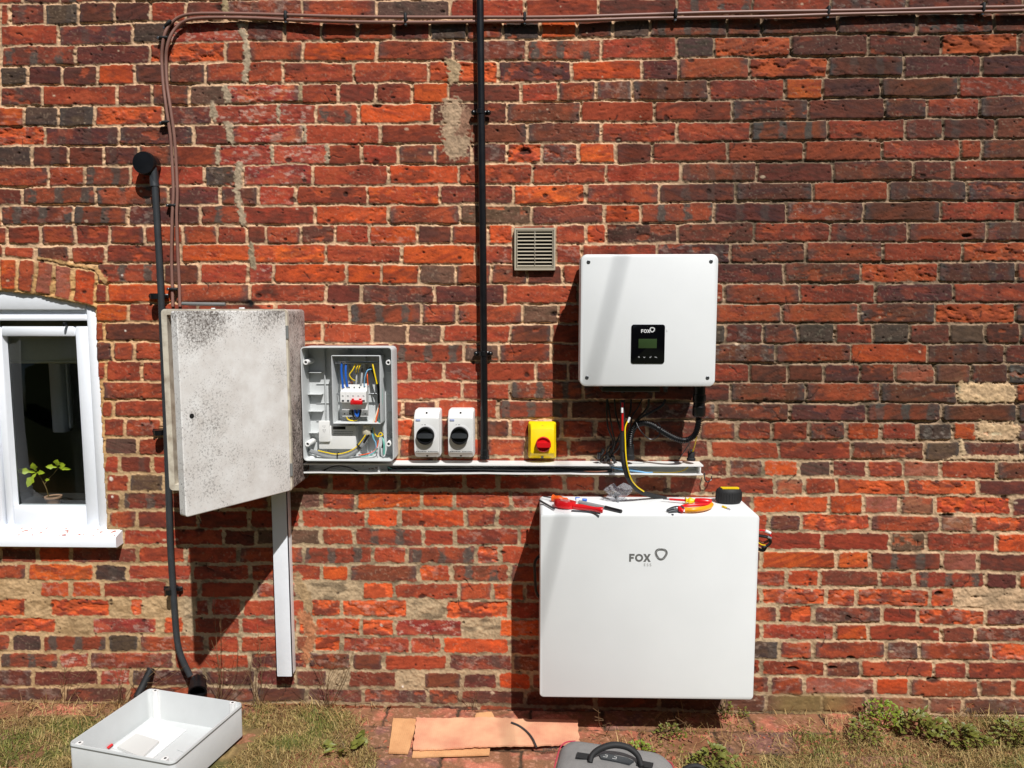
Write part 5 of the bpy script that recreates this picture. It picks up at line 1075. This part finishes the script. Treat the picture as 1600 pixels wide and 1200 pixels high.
def proj(X, Y, Z):
    x, y, z = X, Y+D, Z-H; c, s = math.cos(PS), math.sin(PS); x2 = x*c+y*s; y2 = -x*s+y*c
    yc = y2*math.cos(_a)+z*math.sin(_a); zc = -y2*math.sin(_a)+z*math.cos(_a)
    return 800+F*x2/(-zc), 600-F*yc/(-zc)
def blades(name, N, dens, cols, lens, wid, lay, label_kind, seed, xr_=(-2.0, 2.1), yr_=(-.95, .0), z0=.0):
    r = np.random.RandomState(seed); X = r.uniform(*xr_, N); Y = r.uniform(*yr_, N)
    u, v = proj(X, Y, np.zeros(N)); k = r.rand(N) < dens(X, Y, u, v, r); X, Y, u, v = X[k], Y[k], u[k], v[k]; n = len(X)
    az = r.uniform(0, 2*PI, n); L = r.uniform(*lens, n)*(.6+.8*vn(X*9, Y*9, 3)); tilt = np.clip(r.normal(lay, .35, n), .05, 1.5); W = r.uniform(.6, 1.3, n)*wid
    dx, dy = np.cos(az), np.sin(az); sx, sy = -dy, dx
    b0 = np.stack([X, Y, np.full(n, z0)-.003], 1)
    hd = np.stack([dx*np.sin(tilt*.6), dy*np.sin(tilt*.6), np.cos(tilt*.6)], 1)*(L*.55)[:, None]
    h2 = np.stack([dx*np.sin(tilt*1.3), dy*np.sin(tilt*1.3), np.cos(tilt*1.3)], 1)*(L*.5)[:, None]
    sd_ = np.stack([sx, sy, np.zeros(n)], 1)*W[:, None]
    V = np.stack([b0-sd_, b0+sd_, b0+hd+sd_*.8, b0+hd-sd_*.8, b0+hd+h2], 1)
    V[..., 1] = np.minimum(V[..., 1], -.002); V[..., 2] = np.maximum(V[..., 2], z0+.0005)
    base = np.arange(n)*5; q = np.stack([base, base+1, base+2, base+3], 1); t = np.stack([base+3, base+2, base+4], 1)
    me = bpy.data.meshes.new(name); me.vertices.add(n*5); me.vertices.foreach_set('co', V.astype(np.float32).ravel())
    loops = np.concatenate([q.ravel(), t.ravel()]).astype(np.int32); me.loops.add(len(loops)); me.loops.foreach_set('vertex_index', loops)
    me.polygons.add(2*n); me.polygons.foreach_set('loop_start', np.concatenate([np.arange(n)*4, n*4+np.arange(n)*3]).astype(np.int32)); me.update(calc_edges=True)
    cs = np.array([lin(c) for c in cols]); pk = (vn(X*14, Y*14, 22)*len(cols)*.9+r.rand(n)*len(cols)*.6-.2*len(cols)).clip(0, len(cols)-1).astype(int)
    c = cs[pk]*(1+(r.rand(n, 1)-.5)*.5); cc = np.ones((n, 5, 4), np.float32); cc[:, :, :3] = c[:, None, :]
    ca = me.color_attributes.new('Col', 'FLOAT_COLOR', 'POINT'); ca.data.foreach_set('color', cc.ravel()); me.materials.append(M['blade'])
    o = bpy.data.objects.new(name, me); COL.objects.link(o); o['kind'] = 'stuff'; return o
def in_lid(X, Y):
    p = [G(119,1163,.115), G(233,1075,.115), G(376,1107,.115)]; e1 = (p[0]-p[1]); e2 = (p[2]-p[1]); a = ((X-p[1].x)*e1.x+(Y-p[1].y)*e1.y)/e1.length_squared; b = ((X-p[1].x)*e2.x+(Y-p[1].y)*e2.y)/e2.length_squared
    return (a > -.12) & (a < 1.08) & (b > -.06) & (b < 1.06)
def d_lawn(X, Y, u, v, r):
    e = 26*(fbm(X*7, Y*7, 3, 40)-.5)*2
    left = sstep(1112, 1128, v+e)*(u < 575+e*1.3)+((u > 400+e)*(u < 560+e)*sstep(1090, 1106, v+e*.5)*.8)
    right = sstep(1236, 1300, u+e*3)*sstep(1140, 1158, v+e*.6)*.55+(u > 1490)*sstep(1112, 1130, v+e*.5)*.6+(u > 930)*sstep(1176, 1196, v+e*.5)*.4
    left = left*(1-(u > 120)*(u < 190)*(v < 1120)*.9)
    fall = np.where(v > 1290, .35, 1)
    return ~in_lid(X, Y)*np.clip(np.maximum(left, right), 0, 1)*fall*(.35+.9*vn(X*16, Y*16, 44))
def d_straw(X, Y, u, v, r):
    e = 20*(fbm(X*8, Y*8, 3, 41)-.5)*2
    return ~in_lid(X, Y)*np.clip((u < 600)*(.42+.7*((u > 180)*(u < 330)+(u > 400)*(u < 500))*sstep(1118, 1095, v+e))*(v < 1135)*sstep(.32, .6, fbm(X*12, Y*12, 3, 42))+(u > 920)*.12*sstep(.45, .6, fbm(X*10, Y*10, 3, 45))*(v < 1190)+(u > 1300)*.14, 0, 1)
def d_moss(X, Y, u, v, r):
    return (u > 960)*sstep(.50, .62, fbm(X*13, Y*16, 4, 47))*sstep(1125, 1145, v)*.7+(u > 560)*(u < 640)*(v > 1120)*.15
blades('lawn_grass', 330000, d_lawn, [(104,110,48),(126,124,62),(86,90,42),(156,140,84),(178,154,102),(150,126,78),(120,98,58)], (.012, .034), .0009, 1.1, '', 1, z0=.0)
blades('dry_grass', 90000, d_straw, [(190,162,108),(160,128,80),(128,98,60),(176,150,100)], (.02, .07), .0009, 1.25, '', 2)
blades('moss', 60000, d_moss, [(104,112,44),(132,128,52),(120,92,50),(86,84,40)], (.005, .013), .0016, .8, '', 3)

def weed(name, u, v, w_, h_, n, mt, lab, sz, seed, depth=.05, stems=5):
    r = random.Random(seed); c = G(u, v, 0); t = thing(name, tuple(c), lab, 'weed'); b = MB()
    for i in range(n):
        a = r.uniform(0, 2*PI); q = math.sqrt(r.random()); hh = r.random()**.8
        p = (c.x+math.cos(a)*w_*q*(1-.35*hh)*(1+.3*math.sin(a*3+seed)), min(-.006, c.y+math.sin(a)*depth*q), hh*h_*(1-.45*q*q)+.004)
        leaf(b, p, (math.cos(a)+r.uniform(-.6, .6), math.sin(a)*.6-.4+r.uniform(-.5, .5), r.uniform(-.3, .8)), sz*r.uniform(.6, 1.4), sz*.34*r.uniform(.6, 1.3), (r.uniform(-.4, .4), -.5, 1))
    b.build('leaves', mt, t); b = MB()
    for i in range(stems):
        a = r.uniform(0, 2*PI); b.tube([c+Vector((0, 0, -.004)), c+Vector((math.cos(a)*w_*.4, math.sin(a)*depth*.4, h_*.5)), c+Vector((math.cos(a)*w_*.8, min(math.sin(a)*depth*.6, -c.y-.006), h_*r.uniform(.6, .95)))], .0011, 5, sub=3)
    b.build('stems', M['stemg'], t)
weed('leafy_weed', 1378, 1136, .055, .085, 230, M['leafw'], 'bushy yellow green weed at the foot of the wall right of the battery', .012, 1)
weed('leafy_weed', 1432, 1146, .075, .062, 150, M['leafd'], 'dark green broad leaved weed just right of the bushy yellow green one', .022, 2)
weed('leafy_weed', 1348, 1152, .05, .045, 120, M['leafd'], 'low olive weed in the grass left of the bushy yellow green one', .014, 3)
weed('leafy_weed', 1500, 1160, .08, .04, 150, M['leafd'], 'sprawling green weed toward the right edge of the grass', .020, 4)
weed('leafy_weed', 1585, 1158, .06, .06, 130, M['leafd'], 'green weed cut by the right edge of the photo', .018, 5)
weed('leafy_weed', 1134, 1124, .020, .055, 46, M['leafd'], 'small weed sprig on the wall foot under the battery lower right corner', .010, 6, .01)
weed('leafy_weed', 1160, 1122, .018, .03, 30, M['leafd'], 'tiny weed sprig right of the one under the battery corner', .009, 7, .01)
weed('leafy_weed', 1000, 1176, .045, .02, 110, M['leafw'], 'flat yellowish weed among the red rubble behind the tool bag', .010, 8, .035)
weed('leafy_weed', 1112, 1190, .06, .035, 90, M['leafd'], 'loose green weed right of the tool bag', .020, 9, .04)
weed('leafy_weed', 1045, 1150, .05, .03, 90, M['leafd'], 'low weed in the shadow under the battery', .011, 10, .03)
weed('leafy_weed', 540, 1172, .05, .03, 20, M['leafd'], 'long leaved tuft at the edge of the brick path left of the cardboard', .034, 12, .05)
def dryplant(u, v, tips, lab, seed, r0=.0013):
    r = random.Random(seed); c = G(u, v, 0); c.y = min(c.y, -.012); t = thing('dry_weed', tuple(c), lab, 'weed'); b = MB()
    for (tu, tv) in tips:
        e = P(tu, tv, -c.y+.01+r.uniform(0, .05)); m = (c+e)/2+Vector((r.uniform(-.02, .02), r.uniform(-.01, .0), r.uniform(-.01, .02)))
        s0 = c+Vector((r.uniform(-.02, .02), 0, -.003)); b.tube([s0, m, e], lambda q: r0*(1-.6*q), 5, sub=5)
        for k in range(3):
            q = r.uniform(.4, .95); p = s0*(1-q)+e*q; b.tube([p, p+Vector((r.uniform(-.03, .03), r.uniform(-.01, .005), r.uniform(.0, .03)))], .0006, 4)
    b.build('stalks', M['dryweed'], t)
dryplant(512, 1108, [(478,1005),(500,1040),(535,1010),(560,985),(545,1030),(470,1060),(525,1045),(590,1070)], 'leggy dry weed in front of the wall between the white upright trunking and the cardboard', 1)
dryplant(412, 1088, [(402,975),(418,1005),(395,1020),(430,1035),(408,1000),(385,1045)], 'dry stalks standing left of the white upright trunking foot', 2)
dryplant(362, 1082, [(334,925),(345,962),(372,1000),(330,1000),(395,1035),(350,1030),(318,1045)], 'thin dry stalks rising right of the black drain socket', 3)
dryplant(236, 1062, [(195,1025),(215,1038),(272,1026),(250,1018),(180,1040),(290,1040)], 'dry twigs sprawling over the black hose stub', 4)
dryplant(120, 1080, [(100,1035),(122,1000),(135,1040),(90,1050),(150,1030)], 'wispy dry grass stalks below the window sill', 5, .0009)
dryplant(735, 1108, [(712,1085),(722,1070),(745,1078),(760,1100)], 'tiny dry sprig at the wall foot above the cardboard', 6, .0008)
dryplant(955, 1150, [(935,1108),(948,1130)], 'single pale stalk leaning in the shadow under the battery', 7, .0012)
dryplant(1062, 1152, [(1055,1120),(1075,1128),(1040,1135)], 'dry sprig in the shade below the right half of the battery', 8, .001)
b = MB(); b.tube([P(1560,1152,.05), P(1585,1136,.05), P(1640,1118,.05)], .008, 10); tag(b.build('dark_stick', M['dryweed']), 'dark stick poking out of the grass at the right edge', 'stick')
# rubble and leaves lying about
rn = random.Random(12); b = MB()
for i in range(240):
    u, v = (rn.uniform(925, 1430), rn.uniform(1146, 1200)) if i < 200 else (rn.uniform(540, 610), rn.uniform(1120, 1200))
    c = G(u, v, 0); s_ = rn.uniform(.0015, .0055)*(1+(rn.random() < .08))
    b.loft([[(c.x+math.cos(a)*q*s_*rn.uniform(.7, 1.2), c.y+math.sin(a)*q*s_*rn.uniform(.6, 1.1), .001+hh*s_) for a in [2*PI*k/7 for k in range(7)]] for q, hh in ((.8, 0), (1, .3), (.75, .8), (.3, 1.0))])
tag(b.build('brick_rubble', M['brickcrumb']), kind='stuff')
rn = random.Random(77); b = MB()
for i in range(700):
    u, v = (rn.uniform(-40, 620), rn.triangular(1078, 1200, 1105)) if i < 340 else (rn.uniform(600, 1640), rn.triangular(1115, 1205, 1160))
    c = G(u, v, 0); c.y = min(c.y, -.01)
    if in_lid(c.x, c.y) or (590 < u < 915 and v > 1110): continue
    leaf(b, (c.x, c.y, rn.uniform(.003, .012)), (rn.uniform(-1, 1), rn.uniform(-1, 1), rn.uniform(-.15, .25)), rn.uniform(.004, .016), rn.uniform(.001, .005), (rn.uniform(-.4, .4), rn.uniform(-.4, .4), 1))
tag(b.build('leaf_litter', M['litter']), kind='stuff')

# ------------------------------------------------------------------ the enclosure's cover lying in the grass
hR, zB = .108, .012
A = G(119, 1163, hR); Bc = G(233, 1075, hR); Cc = G(375.5, 1107, hR)
ex = (Cc-Bc); Wd = ex.length*.965; ex.normalize(); ey = Vector((ex.y, -ex.x, 0)); Ln = (A-Bc).length*1.0
mx = Matrix(((ex.x, 0, ey.x, Bc.x), (ex.y, 0, ey.y, Bc.y), (0, -1, 0, zB), (0, 0, 0, 1)))
# shear free rectangle turned to lie along the seen left edge as well
ea = (A-Bc).normalized(); mid = (ea-ey)*.5
ey = (ey+ea*1.0).normalized(); ex = Vector((-ey.y, ex.y*0+ey.x, 0)); ex = ex if ex.dot(Cc-Bc) > 0 else -ex
mx = Matrix(((ex.x, 0, ey.x, Bc.x), (ex.y, 0, ey.y, Bc.y), (0, -1, 0, zB), (0, 0, 0, 1)))
t = thing('enclosure_cover', (Bc.x, Bc.y, zB), 'white plastic box cover lying open side up in the grass at bottom left', 'box cover')
hh = hR-zB
b = MB(); b.tray(0, Wd, 0, Ln, 0, -hh, .014, .003, floor=-.0035, n=7); b.xf(mx).build('cover_shell', M['grey_pl'], t)
b = MB(); 
b.loft([[(px, y_, pz) for px, pz in rrect(-q, Wd+q, -q, Ln+q, .014+q, 7)] for q, y_ in ((.0002, -hh+.006), (.0012, -hh+.006), (.0012, -hh+.009), (.0002, -hh+.009))], cap0=False, cap1=False); b.xf(mx).build('gasket', M['mid_grey'], t)
for (px, pz) in ((.030, .006), (Wd-.030, .006), (.030, Ln-.006), (Wd-.030, Ln-.006)):
    b = MB(); sgn = 1 if pz < .1 else -1; b.loft([[(px+a, y_, pz+sgn*c_) for a, c_ in ((-.008, -.004), (.008, -.004), (.008, .006), (.004, .010), (-.004, .010), (-.008, .006))] for y_ in (-.0035, -hh-.0012)]); b.xf(mx).build('screw_pillar', M['white_pl'], t)
    b = MB(); b.lathe([(.0035, 0), (.0035, .004), (.0001, .004)], (px, -hh-.0016, pz+sgn*.003), (0, 1, 0), 12); b.xf(mx).build('screw_hole', M['darkgap'], t)
cvg = 'white cards lying inside the box cover'
def slab(pts, z, th, name, mt, lab, cat, grp=None, wob=0.0, nx=10, ny=6, seed=1, par=None):
    """flat sheet through four pixel corners on the plane z, th thick"""
    c4 = [G(u, v, z) for u, v in pts]; r = random.Random(seed); g1 = []
    for j in range(ny+1):
        for i in range(nx+1):
            a, c = i/nx, j/ny; p = (c4[0]*(1-a)+c4[1]*a)*(1-c)+(c4[3]*(1-a)+c4[2]*a)*c
            ed = (i in (0, nx)) or (j in (0, ny)); p = p+Vector((r.uniform(-1, 1)*wob*.25*ed, r.uniform(-1, 1)*wob*.25*ed, wob*(vn(np.array(p.x*7), np.array(p.y*9), seed)*1.0)))
            g1.append(p)
    b = MB(); n = len(g1); W_ = nx+1; F_ = []
    for j in range(ny):
        for i in range(nx): q = j*W_+i; F_ += [(q, q+1, q+W_+1, q+W_), (n+q+W_, n+q+W_+1, n+q+1, n+q)]
    rim = [i for i in range(nx)]+[j*W_+nx for j in range(ny)]+[ny*W_+i for i in range(nx, 0, -1)]+[j*W_ for j in range(ny, 0, -1)]
    for k in range(len(rim)): a, c = rim[k], rim[(k+1) % len(rim)]; F_.append((a, n+a, n+c, c))
    b.add([p+Vector((0, 0, th)) for p in g1]+g1, F_); o = b.build(name, mt, par)
    return tag(o, lab, cat, grp) if not par else o
slab([(236,1127),(291,1142),(233,1191),(176,1169)], zB+.0042, .003, 'white_card', M['paper'], 'larger blank white card lying in the bottom of the box cover', 'card', cvg)
slab([(213,1149),(249,1161),(222,1187),(183,1170)], zB+.0076, .007, 'white_card', M['card2'], 'smaller thicker white card stacked on the larger one in the box cover', 'card', cvg)
slab([(298,1150),(322,1158),(300,1180),(276,1172)], zB+.0042, .0015, 'white_card', M['grey_pl'], 'thin pale card beside the two stacked ones, on the right of the box cover floor', 'card', cvg)
slab([(174,1163),(177,1164),(170,1170),(167,1169)], zB+.0085, .003, 'red_tag', M['red'], 'tiny red tag lying on the white cards in the box cover', 'tag')

# ------------------------------------------------------------------ cardboard on the path
slab([(744,1117),(768,1114.5),(774,1126),(742,1127)], .012, .004, 'cardboard_flap', M['tancard'], 'small torn cardboard flap sticking out behind the big pinkish sheet', 'cardboard', wob=.004, seed=4)
slab([(614,1125),(652,1126),(638,1180),(607,1179)], .004, .0045, 'cardboard_strip', M['tancard'], 'narrow tan cardboard strip left of the big pinkish sheet', 'cardboard', wob=.004, seed=2)
slab([(652,1134),(770,1134),(765,1181),(644,1186)], .003, .004, 'cardboard_sheet', M['tancard'], 'tan lower cardboard sheet showing under the front edge of the big pinkish one', 'cardboard', wob=.003, seed=6)
cb = slab([(651,1125),(902,1128),(906,1166),(645,1174)], .010, .0045, 'cardboard_sheet', M['redcard'], 'big pinkish cardboard sheet lying on the brick path below the battery', 'cardboard', wob=.009, nx=60, ny=10, seed=3)
b = MB(); rn = random.Random(8)
for k in range(9):
    c = G(849+k*2.6, 1168.5-k*.25, .0245); b.box(c.x-.0009, c.x+.0009, c.y-.0035*rn.uniform(.5, 1), c.y+.0035*rn.uniform(.3, 1), .0155, .0215, .0001)
b.build('printed_marks', M['dark_print'], cb)
b = MB(); b.tube([G(799,1129,.023), G(811,1134,.023), G(823,1143,.023), G(832,1154,.023), G(838,1167,.022)], .0030, 10); tag(b.build('cable_offcut', M['dk_grey']), 'short curved dark grey cable offcut lying on the pinkish cardboard', 'cable offcut')

# ------------------------------------------------------------------ tool bag
hb = .17
L0 = G(878, 1149, hb); R0 = G(1054, 1171, hb); ex = (R0-L0); Wb = ex.length; ex.normalize(); ey = Vector((ex.y, -ex.x, 0)); ez = Vector((0, 0, 1))
t = thing('tool_bag', (L0.x, L0.y, 0), 'grey canvas tool bag with red piping and black carrying handle at the bottom edge', 'bag')
def bp_(a, c, z): return L0+ex*(a*Wb)+ey*c+Vector((0, 0, z-hb))
b = MB(); rings = []
for z, ins in ((0.004, .012), (.02, .0), (.08, -.004), (.135, -.002), (.155, .002), (.166, .010), (.173, .024), (.178, .05), (.182, .085)):
    ring = []
    for px, pz in rrect(ins, Wb-ins, ins, .26-ins, .045, 7):
        a = px/Wb; q = bp_(a, pz, z-.010*max(0, a-.62)/.38*(z/.17)+.002*math.sin(px*60)*math.sin(pz*50)); ring.append(q)
    rings.append(ring)
b.loft(rings); b.build('body', M['bagcloth'], t, 60)
pr_ = [bp_(px/Wb, pz, .1615-.010*max(0, px/Wb-.62)/.38) for px, pz in rrect(.004, Wb-.004, .004, .256, .045, 7)]
b = MB(); 
for seg in (pr_[13:25],): pass
xsl_ = [p for p in [bp_(px/Wb, pz, .160) for px, pz in ((.035, .0015), (.014, .010), (.003, .03), (.0, .06), (.0, .12), (.0, .2))]]
b.tube(xsl_, .0017, 8); b.tube([bp_(px/Wb, pz, .1425) for px, pz in ((Wb-.03, .0015), (Wb-.012, .010), (Wb-.002, .03), (Wb, .08), (Wb, .2))], .0015, 8); b.build('piping', M['piping'], t)
def strap(u0, v0, u1, v1):
    a = G(u0, v0, .182); c = G(u1, v1, .182); m = MB(); xx = (c-a); l_ = xx.length; xx.normalize(); yy = Vector((xx.y, -xx.x, 0))
    m.prism([(0, -.011), (l_, -.011), (l_, .011), (0, .011)], a+Vector((0, 0, -.002)), xx, yy, (0, 0, 1), .0035); return m.build('strap_patch', M['black_mt'], t)
strap(901, 1180, 928, 1184); strap(995, 1192, 1020, 1197)
b = MB(); hp = [G(922,1191,.184), G(926,1179,.196), G(940,1169,.208), G(960,1164,.214), G(981,1168,.209), G(996,1180,.198), G(1003,1198,.184)]
b.tube(hp, lambda q: .0060+.0016*math.sin(q*PI), 14); b.build('handle', M['black_mt'], t)
b = MB(); a = G(935, 1181, .184); c = G(990, 1192, .184); xx = (c-a); l_ = xx.length; xx.normalize(); yy = Vector((xx.y, -xx.x, 0))
b.prism([(0, -.004), (l_*.2, -.012), (l_*.8, -.012), (l_, -.004), (l_*.9, .010), (l_*.1, .010)], a+Vector((0, 0, -.002)), xx, yy, (0, 0, 1), .0045); lb_ = b.build('label_plate', M['dk_grey'], t)
b = MB()
for o_ in (.012, .034): b.ribbon([(o_, .003), (o_+.009, .003), (o_+.009, -.005), (o_+.003, -.005)], .002, tuple(a+Vector((0, 0, .0025))), xx, yy, (0, 0, 1), .0004)
b.build('label_marks', M['lgrey_print'], lb_)
b = MB(); b.tube([G(1062, 1212, .03), G(1070, 1202, .05), G(1088, 1197, .06), G(1106, 1206, .05), G(1112, 1222, .02)], .007, 10); b.build('side_loop', M['black_mt'], t)
b = MB(); b.lathe([(.018, -.012), (.024, -.008), (.024, .008), (.018, .012)], bp_(-.05, .05, .03), ex, 20); b.build('wheel', M['black_mt'], t)

# ------------------------------------------------------------------ the wire overhead whose soft shadow crosses the white boxes
ld = Vector((-.44, 1, -1.4)); s_ = 3.0
pa = P(968, 415, .165)-ld*s_; pb = P(926, 590, .165)-ld*s_; dv = (pa-pb).normalized()
b = MB(); b.tube([pb-dv*1.5, pb, pa, pa+dv*1.0], .0058, 8, smooth=False); tag(b.build('overhead_wire', M['black']), 'black service wire high above and behind the viewer', 'wire')

# ------------------------------------------------------------------ hedge added unseen behind the viewer to block low sky and darken reflections
xs = np.arange(-14, 14.01, .14); ts = np.arange(0, 5.2, .14); X, Tt = np.meshgrid(xs, ts)
bx = fbm(X*1.6, Tt*1.6, 4, 201); bz = fbm(X*6, Tt*6, 3, 202)
Yh = -6.6-np.clip(Tt-3.6, 0, 9)*1.0-.5*(bx-.5)-.35*(bz-.5); Zh = -.05+np.minimum(Tt, 3.6)+.4*(bx-.5)*(Tt > 3)
A = np.array(lin((44, 60, 26))); B2 = np.array(lin((70, 86, 36))); m_ = sstep(.35, .65, bz)[..., None]
hg = grid_mesh('added_hedge', X, Yh, Zh, A*(1-m_)+B2*m_, np.ones((X.shape[0]-1, X.shape[1]-1), bool), M['ground'])
tag(hg, 'added unseen hedge behind the viewer, blocking low sky and darkening reflections', 'hedge')
